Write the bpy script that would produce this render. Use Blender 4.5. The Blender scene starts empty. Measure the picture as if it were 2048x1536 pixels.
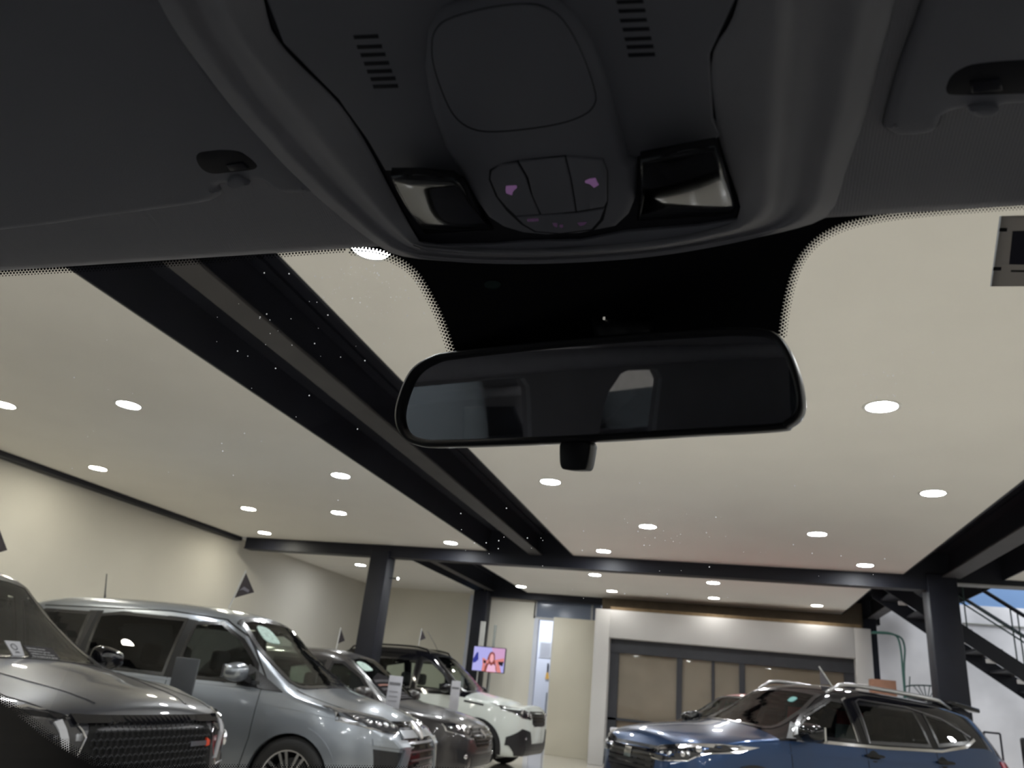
import bpy, bmesh, math, random
import numpy as np
from mathutils import Vector, Matrix
from mathutils.bvhtree import BVHTree
from mathutils.geometry import delaunay_2d_cdt
random.seed(4)
SC = bpy.context.scene
COL = SC.collection
# ------------------------------------------------------------------ camera
F = 1520.0            # focal length in pixels of the 2048 px frame
HC = 1.25             # camera height above the showroom floor
_v = np.array([404, 3787, -F]); UP = _v / np.linalg.norm(_v)
_d = np.array([430, -640, -F]); _d = _d - UP * _d.dot(UP); FW = _d / np.linalg.norm(_d)
RT = np.cross(FW, UP)
ROT = np.array([RT, FW, UP])
cam_data = bpy.data.cameras.new('camera'); cam = bpy.data.objects.new('camera', cam_data)
COL.objects.link(cam); SC.camera = cam
cam_data.sensor_width = 36; cam_data.lens = 36 * F / 2048; cam_data.clip_start = .01
cam_data.dof.use_dof = True; cam_data.dof.focus_distance = .75; cam_data.dof.aperture_fstop = 12   # phone focused on the windscreen
cam.matrix_world = Matrix.Translation((0, 0, HC)) @ Matrix([list(r) for r in ROT]).to_4x4()
# ------------------------------------------------------------------ world, light, exposure
SC.view_settings.view_transform = 'Standard'; SC.view_settings.look = 'None'
SC.view_settings.gamma = 1; SC.view_settings.use_curve_mapping = False
SC.view_settings.exposure = 0.02
SC.cycles.use_denoising = True
SC.cycles.max_bounces = 10; SC.cycles.transparent_max_bounces = 24
SC.cycles.sample_clamp_indirect = 6.0
world = bpy.data.worlds.new('world'); SC.world = world; world.use_nodes = True
world.node_tree.nodes['Background'].inputs[0].default_value = (.42, .55, .8, 1)
world.node_tree.nodes['Background'].inputs[1].default_value = .5
LAMP = 230.0           # radiance of a downlight diffuser
def area_light(name, loc, rot, sx, sy, power, color=(1, 1, 1)):
    l = bpy.data.lights.new(name, 'AREA'); l.shape = 'RECTANGLE'; l.size = sx; l.size_y = sy
    l.energy = power; l.color = color
    o = bpy.data.objects.new(name, l); COL.objects.link(o); o.location = loc; o.rotation_euler = rot
    return o
area_light('stairwell_skylight', (7.0, 16.6, 6.6), (math.radians(12), math.radians(-10), 0), 5.5, 4.5, 420, (.93, .96, 1))
area_light('street_side_fill', (-2.5, -7.6, 2.0), (math.radians(-90), math.radians(180), 0), 9, 2.6, 120, (.85, .92, 1))  # unseen fill light added behind the camera

# ------------------------------------------------------------------ rays of the photograph -> points in the place
def ray(px, py):
    w = ROT @ np.array([px - 1024, -(py - 768), -F]); return w / np.linalg.norm(w)
def at_y(px, py, y):
    r = ray(px, py); t = y / r[1]; return Vector((r[0] * t, y, HC + r[2] * t))
def at_z(px, py, z):
    r = ray(px, py); t = (z - HC) / r[2]; return Vector((r[0] * t, r[1] * t, z))
def at_x(px, py, x):
    r = ray(px, py); t = x / r[0]; return Vector((x, r[1] * t, HC + r[2] * t))

# ------------------------------------------------------------------ materials
MATS = {}
def mat(name, col=(.5, .5, .5), rough=.5, metal=0., coat=0., emis=None, estr=0., spec=.5, noise=0., nscale=8., bump=0., bscale=60., alpha=1., sheen=0.):
    if name in MATS: return MATS[name]
    m = bpy.data.materials.new(name); m.use_nodes = True; nt = m.node_tree
    b = nt.nodes['Principled BSDF']
    b.inputs['Base Color'].default_value = (*col, 1); b.inputs['Roughness'].default_value = rough
    b.inputs['Metallic'].default_value = metal; b.inputs['Coat Weight'].default_value = coat
    b.inputs['Coat Roughness'].default_value = .03; b.inputs['Specular IOR Level'].default_value = spec
    if sheen: b.inputs['Sheen Weight'].default_value = sheen
    if emis: b.inputs['Emission Color'].default_value = (*emis, 1); b.inputs['Emission Strength'].default_value = estr
    if noise or bump:
        tc = nt.nodes.new('ShaderNodeTexCoord')
    if noise:
        n = nt.nodes.new('ShaderNodeTexNoise'); n.inputs['Scale'].default_value = nscale; n.inputs['Detail'].default_value = 4
        nt.links.new(tc.outputs['Object'], n.inputs['Vector'])
        r = nt.nodes.new('ShaderNodeMapRange'); r.inputs[1].default_value = .3; r.inputs[2].default_value = .7
        r.inputs[3].default_value = 1 - noise; r.inputs[4].default_value = 1 + noise
        nt.links.new(n.outputs[0], r.inputs[0])
        mx = nt.nodes.new('ShaderNodeMix'); mx.data_type = 'RGBA'; mx.blend_type = 'MULTIPLY'; mx.inputs[0].default_value = 1
        mx.inputs[6].default_value = (*col, 1); nt.links.new(r.outputs[0], mx.inputs[7])
        nt.links.new(mx.outputs[2], b.inputs['Base Color'])
    if bump:
        n2 = nt.nodes.new('ShaderNodeTexNoise'); n2.inputs['Scale'].default_value = bscale
        nt.links.new(tc.outputs['Object'], n2.inputs['Vector'])
        bp = nt.nodes.new('ShaderNodeBump'); bp.inputs['Strength'].default_value = bump; bp.inputs['Distance'].default_value = .01
        nt.links.new(n2.outputs[0], bp.inputs['Height']); nt.links.new(bp.outputs[0], b.inputs['Normal'])
    MATS[name] = m; return m
def glassmat(name, tint=(1, 1, 1), refl=1., rough=0., ior=1.5):
    if name in MATS: return MATS[name]
    m = bpy.data.materials.new(name); m.use_nodes = True; nt = m.node_tree
    for n in list(nt.nodes): nt.nodes.remove(n)
    o = nt.nodes.new('ShaderNodeOutputMaterial'); t = nt.nodes.new('ShaderNodeBsdfTransparent'); t.inputs[0].default_value = (*tint, 1)
    g = nt.nodes.new('ShaderNodeBsdfGlossy'); g.inputs['Roughness'].default_value = rough
    fr = nt.nodes.new('ShaderNodeFresnel'); fr.inputs[0].default_value = ior
    ml = nt.nodes.new('ShaderNodeMath'); ml.operation = 'MULTIPLY'; ml.inputs[1].default_value = refl
    mx = nt.nodes.new('ShaderNodeMixShader')
    nt.links.new(fr.outputs[0], ml.inputs[0]); nt.links.new(ml.outputs[0], mx.inputs[0])
    nt.links.new(t.outputs[0], mx.inputs[1]); nt.links.new(g.outputs[0], mx.inputs[2]); nt.links.new(mx.outputs[0], o.inputs[0])
    MATS[name] = m; return m

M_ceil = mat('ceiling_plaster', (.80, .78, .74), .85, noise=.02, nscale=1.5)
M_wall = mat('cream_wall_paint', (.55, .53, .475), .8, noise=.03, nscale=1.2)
M_white = mat('white_plaster', (.60, .59, .58), .75, noise=.03, nscale=2)
M_steel = mat('dark_painted_steel', (.009, .010, .017), .5, noise=.15, spec=.3, nscale=3)
M_flange = mat('lightened_steel', (.042, .039, .042), .6, noise=.12, nscale=4)  # lighter than the web: floor bounce light put into the colour
M_black = mat('black_plastic', (.008, .008, .010), .4)
M_blackgloss = mat('gloss_black_trim', (.004, .004, .006), .05)
M_chrome = mat('chrome', (.75, .75, .77), .12, metal=1)
M_rubber = mat('tyre_rubber', (.015, .015, .016), .7)
M_screen_black = mat('screen_bezel', (.01, .01, .012), .3)

# ------------------------------------------------------------------ object helpers
def tag(o, label=None, cat=None, group=None, kind=None):
    if label: o['label'] = label
    if cat: o['category'] = cat
    if group: o['group'] = group
    if kind: o['kind'] = kind
    return o
def empty(name, loc=(0, 0, 0), rz=0., label=None, cat=None, group=None):
    o = bpy.data.objects.new(name, None); COL.objects.link(o); o.location = loc; o.rotation_euler = (0, 0, rz)
    return tag(o, label, cat, group)
def meshobj(name, verts, faces, m, parent=None, smooth=False, mi=None):
    me = bpy.data.meshes.new(name); me.from_pydata([tuple(v) for v in verts], [], faces)
    for x in (m if isinstance(m, (list, tuple)) else [m]): me.materials.append(x)
    if smooth: me.polygons.foreach_set('use_smooth', [True] * len(me.polygons))
    if mi is not None: me.polygons.foreach_set('material_index', mi)
    me.update(); o = bpy.data.objects.new(name, me); COL.objects.link(o)
    if parent is not None: o.parent = parent
    return o
def bmobj(name, bm, m, parent=None, smooth=False):
    me = bpy.data.meshes.new(name); bm.to_mesh(me); bm.free()
    for x in (m if isinstance(m, (list, tuple)) else [m]): me.materials.append(x)
    if smooth: me.polygons.foreach_set('use_smooth', [True] * len(me.polygons))
    o = bpy.data.objects.new(name, me); COL.objects.link(o)
    if parent is not None: o.parent = parent
    return o
class MB:
    def __init__(s): s.v = []; s.f = []
    def box(s, lo, hi, T=None):
        n = len(s.v); c = [Vector((x, y, z)) for z in (lo[2], hi[2]) for y in (lo[1], hi[1]) for x in (lo[0], hi[0])]
        if T is not None: c = [T @ p for p in c]
        s.v += c; s.f += [(n, n+2, n+3, n+1), (n+4, n+5, n+7, n+6), (n, n+1, n+5, n+4), (n+2, n+6, n+7, n+3), (n, n+4, n+6, n+2), (n+1, n+3, n+7, n+5)]
        return s
    def tube(s, pts, r, k=10, caps=True, radii=None):
        pts = [Vector(p) for p in pts]; rings = []
        prev = None
        for i, p in enumerate(pts):
            a = pts[max(i-1, 0)]; b = pts[min(i+1, len(pts)-1)]; t = (b - a).normalized()
            if prev is None: prev = Vector((0, 0, 1)) if abs(t.z) < .9 else Vector((1, 0, 0))
            u = (prev - t * prev.dot(t)).normalized(); w = t.cross(u); prev = u
            rr = radii[i] if radii else r
            n = len(s.v); rings.append(n)
            for j in range(k):
                q = 2 * math.pi * j / k; s.v.append(p + (u * math.cos(q) + w * math.sin(q)) * rr)
        for a, b in zip(rings, rings[1:]):
            for j in range(k): s.f.append((a + j, a + (j+1) % k, b + (j+1) % k, b + j))
        if caps:
            s.f.append(tuple(rings[0] + j for j in reversed(range(k)))); s.f.append(tuple(rings[-1] + j for j in range(k)))
        return s
    def lathe(s, prof, k=32, T=None, close=False):
        n = len(s.v); T = T or Matrix.Identity(4)
        for (r, z) in prof:
            for j in range(k):
                q = 2 * math.pi * j / k; s.v.append(T @ Vector((r * math.cos(q), r * math.sin(q), z)))
        m = len(prof)
        for i in range(m if close else m - 1):
            for j in range(k):
                a = n + i * k; b = n + ((i + 1) % m) * k
                s.f.append((a + j, a + (j+1) % k, b + (j+1) % k, b + j))
        return s
    def quad(s, a, b, c, d):
        n = len(s.v); s.v += [Vector(a), Vector(b), Vector(c), Vector(d)]; s.f.append((n, n+1, n+2, n+3)); return s
    def prism(s, poly, vec):
        n = len(s.v); k = len(poly); vec = Vector(vec)
        s.v += [Vector(p) for p in poly] + [Vector(p) + vec for p in poly]
        s.f.append(tuple(n + i for i in reversed(range(k)))); s.f.append(tuple(n + k + i for i in range(k)))
        for i in range(k): s.f.append((n + i, n + (i+1) % k, n + k + (i+1) % k, n + k + i))
        return s
    def build(s, name, m, parent=None, smooth=False):
        return meshobj(name, s.v, s.f, m, parent, smooth)
def box(name, lo, hi, m, parent=None): return MB().box(lo, hi).build(name, m, parent)
def struct(o): return tag(o, kind='structure')
def bevel(o, w, seg=2):
    md = o.modifiers.new('bevel', 'BEVEL'); md.width = w; md.segments = seg; md.limit_method = 'ANGLE'; md.angle_limit = math.radians(40)
    o.data.polygons.foreach_set('use_smooth', [True] * len(o.data.polygons)); return o
def ycyl(r, y0, y1, c, k=24, prof=None):  # matrix turning lathe z to local y
    return Matrix.Translation(c) @ Matrix.Rotation(math.radians(-90), 4, 'X')

# 2D outlines
def catmull(pts, n=6, closed=True):
    P = [np.array(p, float) for p in pts]; k = len(P); out = []
    rng = range(k) if closed else range(k - 1)
    for i in rng:
        if closed: a, b, c, d = P[(i-1) % k], P[i], P[(i+1) % k], P[(i+2) % k]
        else: a, b, c, d = P[max(i-1, 0)], P[i], P[i+1], P[min(i+2, k-1)]
        for j in range(n):
            t = j / n
            out.append(.5 * ((2*b) + (-a + c)*t + (2*a - 5*b + 4*c - d)*t*t + (-a + 3*b - 3*c + d)*t**3))
    if not closed: out.append(P[-1])
    return out
def dense(pts, step, closed=True):
    out = []; k = len(pts); P = [np.array(p, float) for p in pts]
    for i in range(k if closed else k - 1):
        a, b = P[i], P[(i+1) % k]; n = max(1, int(np.ceil(np.linalg.norm(b - a) / step)))
        for j in range(n): out.append(a + (b - a) * j / n)
    if not closed: out.append(P[-1])
    return out
def chaikin(pts, n=2, r=.25):
    P = [np.array(p, float) for p in pts]
    for _ in range(n):
        Q = []
        for i in range(len(P)):
            a, b = P[i], P[(i+1) % len(P)]; Q += [a + (b-a)*r, a + (b-a)*(1-r)]
        P = Q
    return P
def signed(P): return .5 * sum(P[i][0]*P[(i+1) % len(P)][1] - P[(i+1) % len(P)][0]*P[i][1] for i in range(len(P)))
def inset(P, d):
    P = [np.array(p, float) for p in P]; s = 1 if signed(P) > 0 else -1; out = []; k = len(P)
    for i in range(k):
        a, b, c = P[i-1], P[i], P[(i+1) % k]
        e1 = b - a; e2 = c - b; e1 = e1 / (np.linalg.norm(e1) + 1e-12); e2 = e2 / (np.linalg.norm(e2) + 1e-12)
        n1 = np.array([-e1[1], e1[0]]) * s; n2 = np.array([-e2[1], e2[0]]) * s
        m = n1 + n2; l = np.linalg.norm(m)
        m = m / l if l > 1e-6 else n1
        out.append(b + m * d / max(.35, m.dot(n1)))
    return out
def inside(P, x, y):
    r = False; k = len(P); j = k - 1
    for i in range(k):
        xi, yi = P[i][0], P[i][1]; xj, yj = P[j][0], P[j][1]
        if (yi > y) != (yj > y) and x < (xj - xi) * (y - yi) / (yj - yi) + xi: r = not r
        j = i
    return r
def fill2d(loops, step):
    pts = []; edges = []
    for L in loops:
        n = len(pts); k = len(L); pts += [Vector((p[0], p[1])) for p in L]; edges += [(n + i, n + (i+1) % k) for i in range(k)]
    L = loops[0]; xs = [p[0] for p in L]; ys = [p[1] for p in L]
    if step:
        x = min(xs) + step * .5
        while x < max(xs):
            y = min(ys) + step * .5
            while y < max(ys):
                if inside(L, x, y) and not any(inside(h, x, y) for h in loops[1:]): pts.append(Vector((x, y)))
                y += step
            x += step
    v, e, f, ov, oe, of = delaunay_2d_cdt(pts, edges, [], 1 if len(loops) == 1 else 2, 1e-6)
    if len(loops) > 1:
        f = [t for t in f if inside(L, sum(v[i][0] for i in t)/3, sum(v[i][1] for i in t)/3) and not any(inside(h, sum(v[i][0] for i in t)/3, sum(v[i][1] for i in t)/3) for h in loops[1:])]
    return v, [tuple(t) for t in f]
def strip2d(pts, w, closed=False):
    P = [np.array(p, float) for p in pts]; L = []; R = []
    k = len(P)
    for i in range(k):
        a = P[i-1] if (i > 0 or closed) else P[i]; b = P[(i+1) % k] if (i < k-1 or closed) else P[i]
        t = b - a; t = t / (np.linalg.norm(t) + 1e-9); n = np.array([-t[1], t[0]]); L.append(P[i] + n*w/2); R.append(P[i] - n*w/2)
    return L + R[::-1]

# ================================================================== SHOWROOM
H = 3.40
# floor of large beige tiles
def floor_material():
    m = mat('polished_beige_tile', (.50, .44, .35), .12, noise=.05, nscale=1.3, coat=.3)
    nt = m.node_tree; b = nt.nodes['Principled BSDF']; tc = nt.nodes.new('ShaderNodeTexCoord')
    br = nt.nodes.new('ShaderNodeTexBrick'); br.offset = 0; br.inputs['Scale'].default_value = 1; br.inputs['Mortar Size'].default_value = .004
    br.inputs['Brick Width'].default_value = .6; br.inputs['Row Height'].default_value = .6
    br.inputs['Color1'].default_value = (.66, .62, .55, 1); br.inputs['Color2'].default_value = (.62, .59, .52, 1); br.inputs['Mortar'].default_value = (.25, .22, .18, 1)
    nt.links.new(tc.outputs['Object'], br.inputs['Vector']); nt.links.new(br.outputs[0], b.inputs['Base Color']); return m
struct(box('floor', (-9.2, -8, -.1), (12, 24, 0), floor_material()))
# ceilings (separate slabs between the open beam bays)
y0, y1 = -8, 12.6
struct(box('ceiling', (-8.95, y0, H), (-3.93, y1, H + .12), M_ceil))
struct(box('ceiling', (-2.45, y0, H), (2.54, y1, H + .12), M_ceil))
struct(box('ceiling', (3.85, y0, H), (12, y1, H + .12), M_ceil))
struct(box('ceiling', (-8.95, 12.75, H), (-5.95, 19.2, H + .12), M_ceil))
struct(box('ceiling', (-4.55, 12.75, H), (2.35, 18.1, H + .12), M_ceil))
# dark decks above the beam bays
M_deck = mat('dark_deck', (.007, .008, .015), .6, noise=.2, spec=.3, nscale=2)
def bay(x0, x1, ya, yb):
    mb = MB(); mb.box((x0, ya, H + .35), (x1, yb, H + .4)); mb.box((x0 - .01, ya, H - .003), (x0 + .012, yb, H + .4)); mb.box((x1 - .012, ya, H - .003), (x1 + .01, yb, H + .4))
    return struct(mb.build('trim_1', M_deck))
bay(-3.93, -2.45, y0, y1); bay(2.54, 3.85, y0, y1); bay(-5.95, -4.55, 12.75, 19.2); bay(2.35, 3.9, 12.75, 18.3)
def ibeam(name, x, ya, yb, zb, zt, w, lab):
    t = empty(name, (x, ya, zb), 0, lab, 'beam'); L = yb - ya; d = zt - zb
    box('web', (-.012, 0, .02), (.012, L, d), M_steel, t)
    box('top_flange', (-w/2, 0, d - .02), (w/2, L, d), M_steel, t)
    box('flange', (-w/2, 0, 0), (w/2, L, .022), M_flange, t)['label'] = 'bottom flange coloured lighter for floor bounce'
    t['kind'] = 'structure'
    return t
ibeam('steel_beam', -3.08, y0, 12.55, 3.37, H + .34, .22, 'long dark steel I-beam running away from the windscreen left of the mirror')
ibeam('steel_beam', 3.155, y0, 12.55, 3.37, H + .34, .25, 'dark steel I-beam above the staircase side, ending at the right pillar')
ibeam('steel_beam', -5.45, 12.8, 18.0, 3.37, H + .34, .16, 'short dark steel beam behind the left pillar')
ibeam('steel_beam', 2.93, 12.85, 17.9, 3.34, H + .34, .20, 'short steel beam above the stair top behind the right pillar')
def crossbeam(name, xa, xb, ya, yb, za, zb, lab, lowm=None):
    t = empty(name, (xa, ya, za), 0, lab, 'beam'); t['kind'] = 'structure'
    box('web', (0, 0, .02), (xb - xa, yb - ya, zb - za), M_steel, t)
    box('flange', (0, -.02, 0), (xb - xa, yb - ya + .02, .02), lowm or M_steel, t)
crossbeam('cross_beam', -8.7, 3.2, 12.58, 12.78, 3.19, H + .35, 'dark cross beam spanning the hall over the two near pillars')
crossbeam('cross_beam', 3.2, 11.9, 12.6, 12.78, 3.30, H + .35, 'cross beam edge over the stair opening', mat('grey_edge', (.3, .3, .31), .6, noise=.1))
crossbeam('cross_beam', -5.6, 3.1, 18.02, 18.25, 3.25, H + .4, 'rear dark cross beam above the white portal')
# left wall, its dark ledge, return wall
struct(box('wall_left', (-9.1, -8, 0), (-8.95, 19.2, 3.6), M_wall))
struct(box('trim_2', (-8.95, -8, 3.33), (-8.80, 12.6, 3.40), M_steel))
M_wall2 = mat('lightened_cream_wall_paint', (.76, .73, .64), .8, noise=.03, nscale=1.2)  # cream wall paint lightened to make up for weak light at the rear
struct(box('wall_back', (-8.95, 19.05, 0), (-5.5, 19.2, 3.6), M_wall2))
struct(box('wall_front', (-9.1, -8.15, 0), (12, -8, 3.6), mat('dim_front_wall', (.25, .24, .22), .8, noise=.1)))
struct(box('wall_right', (7.9, -8, 0), (8.0, 12.6, 3.4), M_wall))
# pillars
def pillar(x0, x1, ya, yb, h, lab):
    t = empty('pillar', ((x0+x1)/2, (ya+yb)/2, 0), 0, lab, 'pillar'); t['kind'] = 'structure'; a = (x1-x0)/2; b = (yb-ya)/2
    o = box('shaft', (-a, -b, 0), (a, b, h), M_steel, t); bevel(o, .012)
    box('base_plate', (-a-.08, -b-.08, 0), (a+.08, b+.08, .03), M_steel, t)
pillar(-6.07, -5.73, 12.5, 12.85, 3.3, 'square black steel pillar behind the silver car and dark hatchback')
pillar(-5.80, -5.45, 17.8, 18.15, 3.35, 'slimmer looking rear black pillar beside the television')
pillar(2.83, 3.22, 12.5, 12.9, 3.42, 'square black steel pillar in front of the staircase')
pillar(2.75, 3.0, 17.85, 18.1, 3.35, 'dark rear post at the right end of the white portal')

# wall and doorway behind the television
Yb = 18.3
P = lambda px, py, y=Yb: at_y(px, py, y)
xl = P(985, 1300).x; xd = P(1064, 1300).x
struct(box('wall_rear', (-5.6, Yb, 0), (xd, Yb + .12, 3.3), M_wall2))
xr = P(1192, 1240).x
M_transom = mat('blue_grey_transom_glass', (.20, .235, .31), .15, noise=.05, nscale=1)
tw = empty('window_1', (xd, Yb, 0)); struct(tw)
zt0 = P(1070, 1236).z; zt1 = 3.3
box('pane', (.02, .03, zt0 + .03), (xr - xd - .12, .06, zt1), M_transom, tw)
box('pane', (xr - xd - .1, .03, zt0 - .3), (xr - xd + .1, .06, zt1), M_transom, tw)
fr = MB(); fr.box((0, 0, zt0 - .03), (xr - xd + .1, .1, zt0 + .03)).box((-.03, 0, zt0), (.03, .1, zt1)).box((xr - xd - .13, 0, zt0 - .4), (xr - xd - .08, .1, zt1)); fr.build('window_frame', mat('pale_frame', (.5, .5, .5), .5, noise=.05), tw)
# bluish white passage seen through the doorway
M_pass = mat('cool_white_paint', (.66, .69, .78), .7, noise=.04, nscale=2)
struct(box('wall_passage', (xd - 1.7, 20.4, 0), (xr + .4, 20.5, 3.3), M_pass))
struct(box('wall_passage_side', (xd - 1.7, Yb + .12, 0), (xd - 1.6, 20.4, 3.3), M_pass)); struct(box('trim_3', (xd, Yb - .01, 0), (xd + .10, Yb + .14, zt0), M_pass))
struct(box('wall_passage_right', (xr + .3, Yb + .12, 0), (xr + .4, 20.4, 3.3), M_pass))
area_light('passage_light', (xd - .1, 19.3, 3.2), (math.radians(20), 0, 0), 1.2, .6, 40, (.86, .9, 1))
struct(box('ceiling', (xd - 1.7, Yb + .12, 3.3), (xr + .4, 20.5, 3.4), M_ceil))
# door leaf / cream panel standing open in front of the passage
dl = P(1104, 1300, 18.1).x; dr = P(1192, 1300, 17.6).x; dz = P(1106, 1234, 18.1).z
d = empty('door_1', (dl, 18.1, 0)); struct(d)
o = box('leaf', (0, 0, 0), (dr - dl + .35, .06, dz), mat('cream_door_paint', (.66, .62, .51), .6, noise=.03, nscale=2), d); bevel(o, .006)
box('edge_strip', (-.02, -.005, 0), (0, .065, dz), mat('pale_edge', (.7, .7, .68), .5, noise=.05), d)
# notice sheet and yellow warning tag in the passage
q0 = P(1081, 1284, 20.38); q1 = P(1100, 1317, 20.38)
t = empty('notice_sheet', (q0.x, 20.38, q1.z), 0, 'grey printed notice sheet on the white passage wall', 'notice')
box('sheet', (0, 0, 0), (.30, .01, q0.z - q1.z), mat('notice_paper', (.42, .43, .46), .7, noise=.05), t)
for i in range(7):
    zz = (q0.z - q1.z) * (i + 1) / 8.2
    box('text_line', (.03, -.002, zz), (.27, 0, zz + .012), mat('notice_ink', (.2, .2, .23), .7, noise=.05), t)
q = P(1093, 1358, 20.3)
t = empty('warning_pennant', (q.x, 20.36, q.z), 0, 'small orange yellow hanging tag on the passage wall under the notice', 'tag')
MB().prism([(-.055, 0, 0), (.055, 0, 0), (.035, 0, .12), (0, 0, .26), (-.035, 0, .12)], (0, .012, 0)).build('tag_plate', mat('amber_tag', (.62, .36, .08), .5, noise=.1), t)
box('dark_handle', (-.018, -.01, .16), (.018, .02, .38), M_black, t)
q = P(1092, 1385, 20.2)
o = MB().tube([(q.x, 20.3, 0), (q.x, 20.3, q.z)], .02).tube([(q.x+.09, 20.3, 0), (q.x+.09, 20.3, q.z)], .02).build('slim_posts', mat('grey_metal', (.3, .31, .33), .4, metal=.6, noise=.1)); tag(o, 'pair of slim grey upright tubes at the passage doorway', 'tube')

# white portal with dark storefront
Yp = 17.03
pt = empty('portal_frame', (0, Yp, 0), 0, 'big white square portal framing the dark glazed office front', 'portal'); pt['kind'] = 'structure'
X0, X1, Z1 = -2.74, 2.75, 3.05; x0, x1, z1 = -2.42, 2.44, 2.475
o = box('jamb', (X0, -.25, 0), (x0, .45, Z1), M_white, pt); o = box('jamb', (x1, -.25, 0), (X1, .45, Z1), M_white, pt); box('lintel', (x0, -.25, z1), (x1, .45, Z1), M_white, pt)
for c in pt.children: bevel(c, .01)
pt.location.y = Yp + .25
tag(box('timber_ledge', (X0 + .3, Yp + .15, Z1), (X1 - .15, Yp + .75, Z1 + .08), mat('raw_timber', (.22, .15, .08), .7, noise=.15, nscale=9)), 'raw brown timber board lying along the top of the white portal', 'board')
sf = empty('window_2', (0, Yp + .35, 0)); struct(sf)
M_frame = mat('anthracite_frame', (.030, .032, .040), .45, noise=.1)
M_kraft = mat('brown_roller_blind', (.62, .50, .36), .7, noise=.06, nscale=2.5)
box('fascia', (x0, -.08, 2.20), (x1, .06, z1), M_frame, sf)
for i, px_ in enumerate((-2.33, -.955, .30, 2.35)):
    w = .10 if i in (0, 3) else .055
    box('mullion', (px_ - w, -.05, 0), (px_ + w, .05, 2.2), M_frame, sf)
box('mullion', (-.30, -.03, .9), (-.25, .03, 2.2), M_frame, sf); 
box('transom_rail', (x0, -.05, .86), (x1, .05, .91), M_frame, sf)
box('bottom_rail', (x0, -.05, 0), (x1, .05, .14), M_frame, sf)
for a, b in ((-2.25, -1.01), (-.90, -.31), (-.24, .25), (.36, 2.25)):
    box('blind', (a, .04, .91), (b, .055, 2.2), M_kraft, sf)
    box('blind', (a, .04, .14), (b, .055, .86), mat('pale_brown_panel', (.66, .50, .36), .6, noise=.06), sf)
for a, b in ((-2.25, -1.01), (-.90, .25), (.36, 2.25)):
    box('glass', (a, .0, .14), (b, .006, 2.2), glassmat('shop_glass', (.86, .87, .88), .8), sf)
struct(box('wall_office_back', (X0, Yp + .9, 0), (X1, Yp + 1.0, Z1 + .6), mat('timber_wall', (.16, .12, .08), .7, noise=.1)))
# white box on the floor before the storefront
q = at_y(1236, 1462, 16.6)
o = tag(box('white_box', (q.x - .12, 16.3, 0), (q.x + .16, 16.6, q.z + .06), mat('white_card', (.6, .6, .64), .6, noise=.05)), 'small white box standing left of the blue car nose by the storefront', 'box'); bevel(o, .01)

# television
tv = at_y(978, 1319, 17.2)
t = empty('television', (tv.x, 17.2, tv.z), math.radians(-4), 'wall television showing a woman on a lilac picture, beside rear pillar', 'television')
W2, H2 = .385, .265
o = box('bezel', (-W2, -.02, -H2), (W2, .04, H2), M_screen_black, t); bevel(o, .02, 3)
def flat(name, pts, y, m, parent, th=.002):
    return MB().prism([(p[0], y, p[1]) for p in pts], (0, th, 0)).build(name, m, parent)
def em(name, c, s): return mat(name, (0, 0, 0), .6, emis=c, estr=s)
flat('screen', [(-.37, -.25), (.37, -.25), (.37, .25), (-.37, .25)], -.024, em('tv_lilac', (.50, .48, .95), .9), t)
flat('screen_shape', [(-.37, -.02), (-.30, .12), (-.26, .14), (-.24, -.02), (-.30, -.08), (-.36, -.1)], -.027, em('tv_blue', (.03, .04, .35), .8), t)
flat('screen_shape', [(.05, .25), (.37, .25), (.37, -.05), (.24, -.05), (.1, .1)], -.026, em('tv_pink', (.8, .45, .75), .8), t)
flat('screen_shape', catmull([(-.02, .05), (.02, .14), (.07, .165), (.13, .13), (.15, .04), (.17, -.08), (.2, -.25), (-.08, -.25), (-.05, -.1)], 4), -.029, em('tv_hair', (.32, .07, .06), .8), t)
flat('screen_shape', catmull([(.03, .0), (.04, .09), (.075, .125), (.11, .09), (.12, 0), (.075, -.06)], 4), -.032, em('tv_face', (1, .45, .50), .9), t)
flat('screen_shape', [(-.15, .02), (-.1, .02), (-.05, -.02), (.02, 0), (.0, -.08), (-.06, -.09), (-.08, -.25), (-.14, -.25), (-.13, -.1)], -.030, em('tv_arm', (.9, .3, .28), .8), t)
flat('screen_shape', [(.14, .0), (.36, .05), (.36, -.02), (.26, -.06), (.32, -.25), (.22, -.25), (.18, -.08)], -.031, em('tv_arm', (.9, .3, .28), .8), t)
flat('screen_shape', [(.23, -.03), (.36, -.02), (.34, -.12), (.25, -.09)], -.034, em('tv_dark', (.02, .01, .03), .5), t)
flat('screen_shape', [(-.12, -.02), (-.05, -.03), (-.06, -.09), (-.11, -.08)], -.034, em('tv_dark', (.02, .01, .03), .5), t)
flat('screen_shape', [(0, -.12), (.03, -.09), (.075, -.13), (.12, -.09), (.17, -.12), (.2, -.25), (-.03, -.25)], -.033, em('tv_top', (.95, .55, .75), .9), t)
b0 = at_y(975, 1345, 17.4)
MB().tube([(0, .06, -tv.z), (0, .06, 0)], .018).box((-.25, -.1, -tv.z), (.25, .2, -tv.z + .02)).build('stand_pole', M_steel, t)
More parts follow.
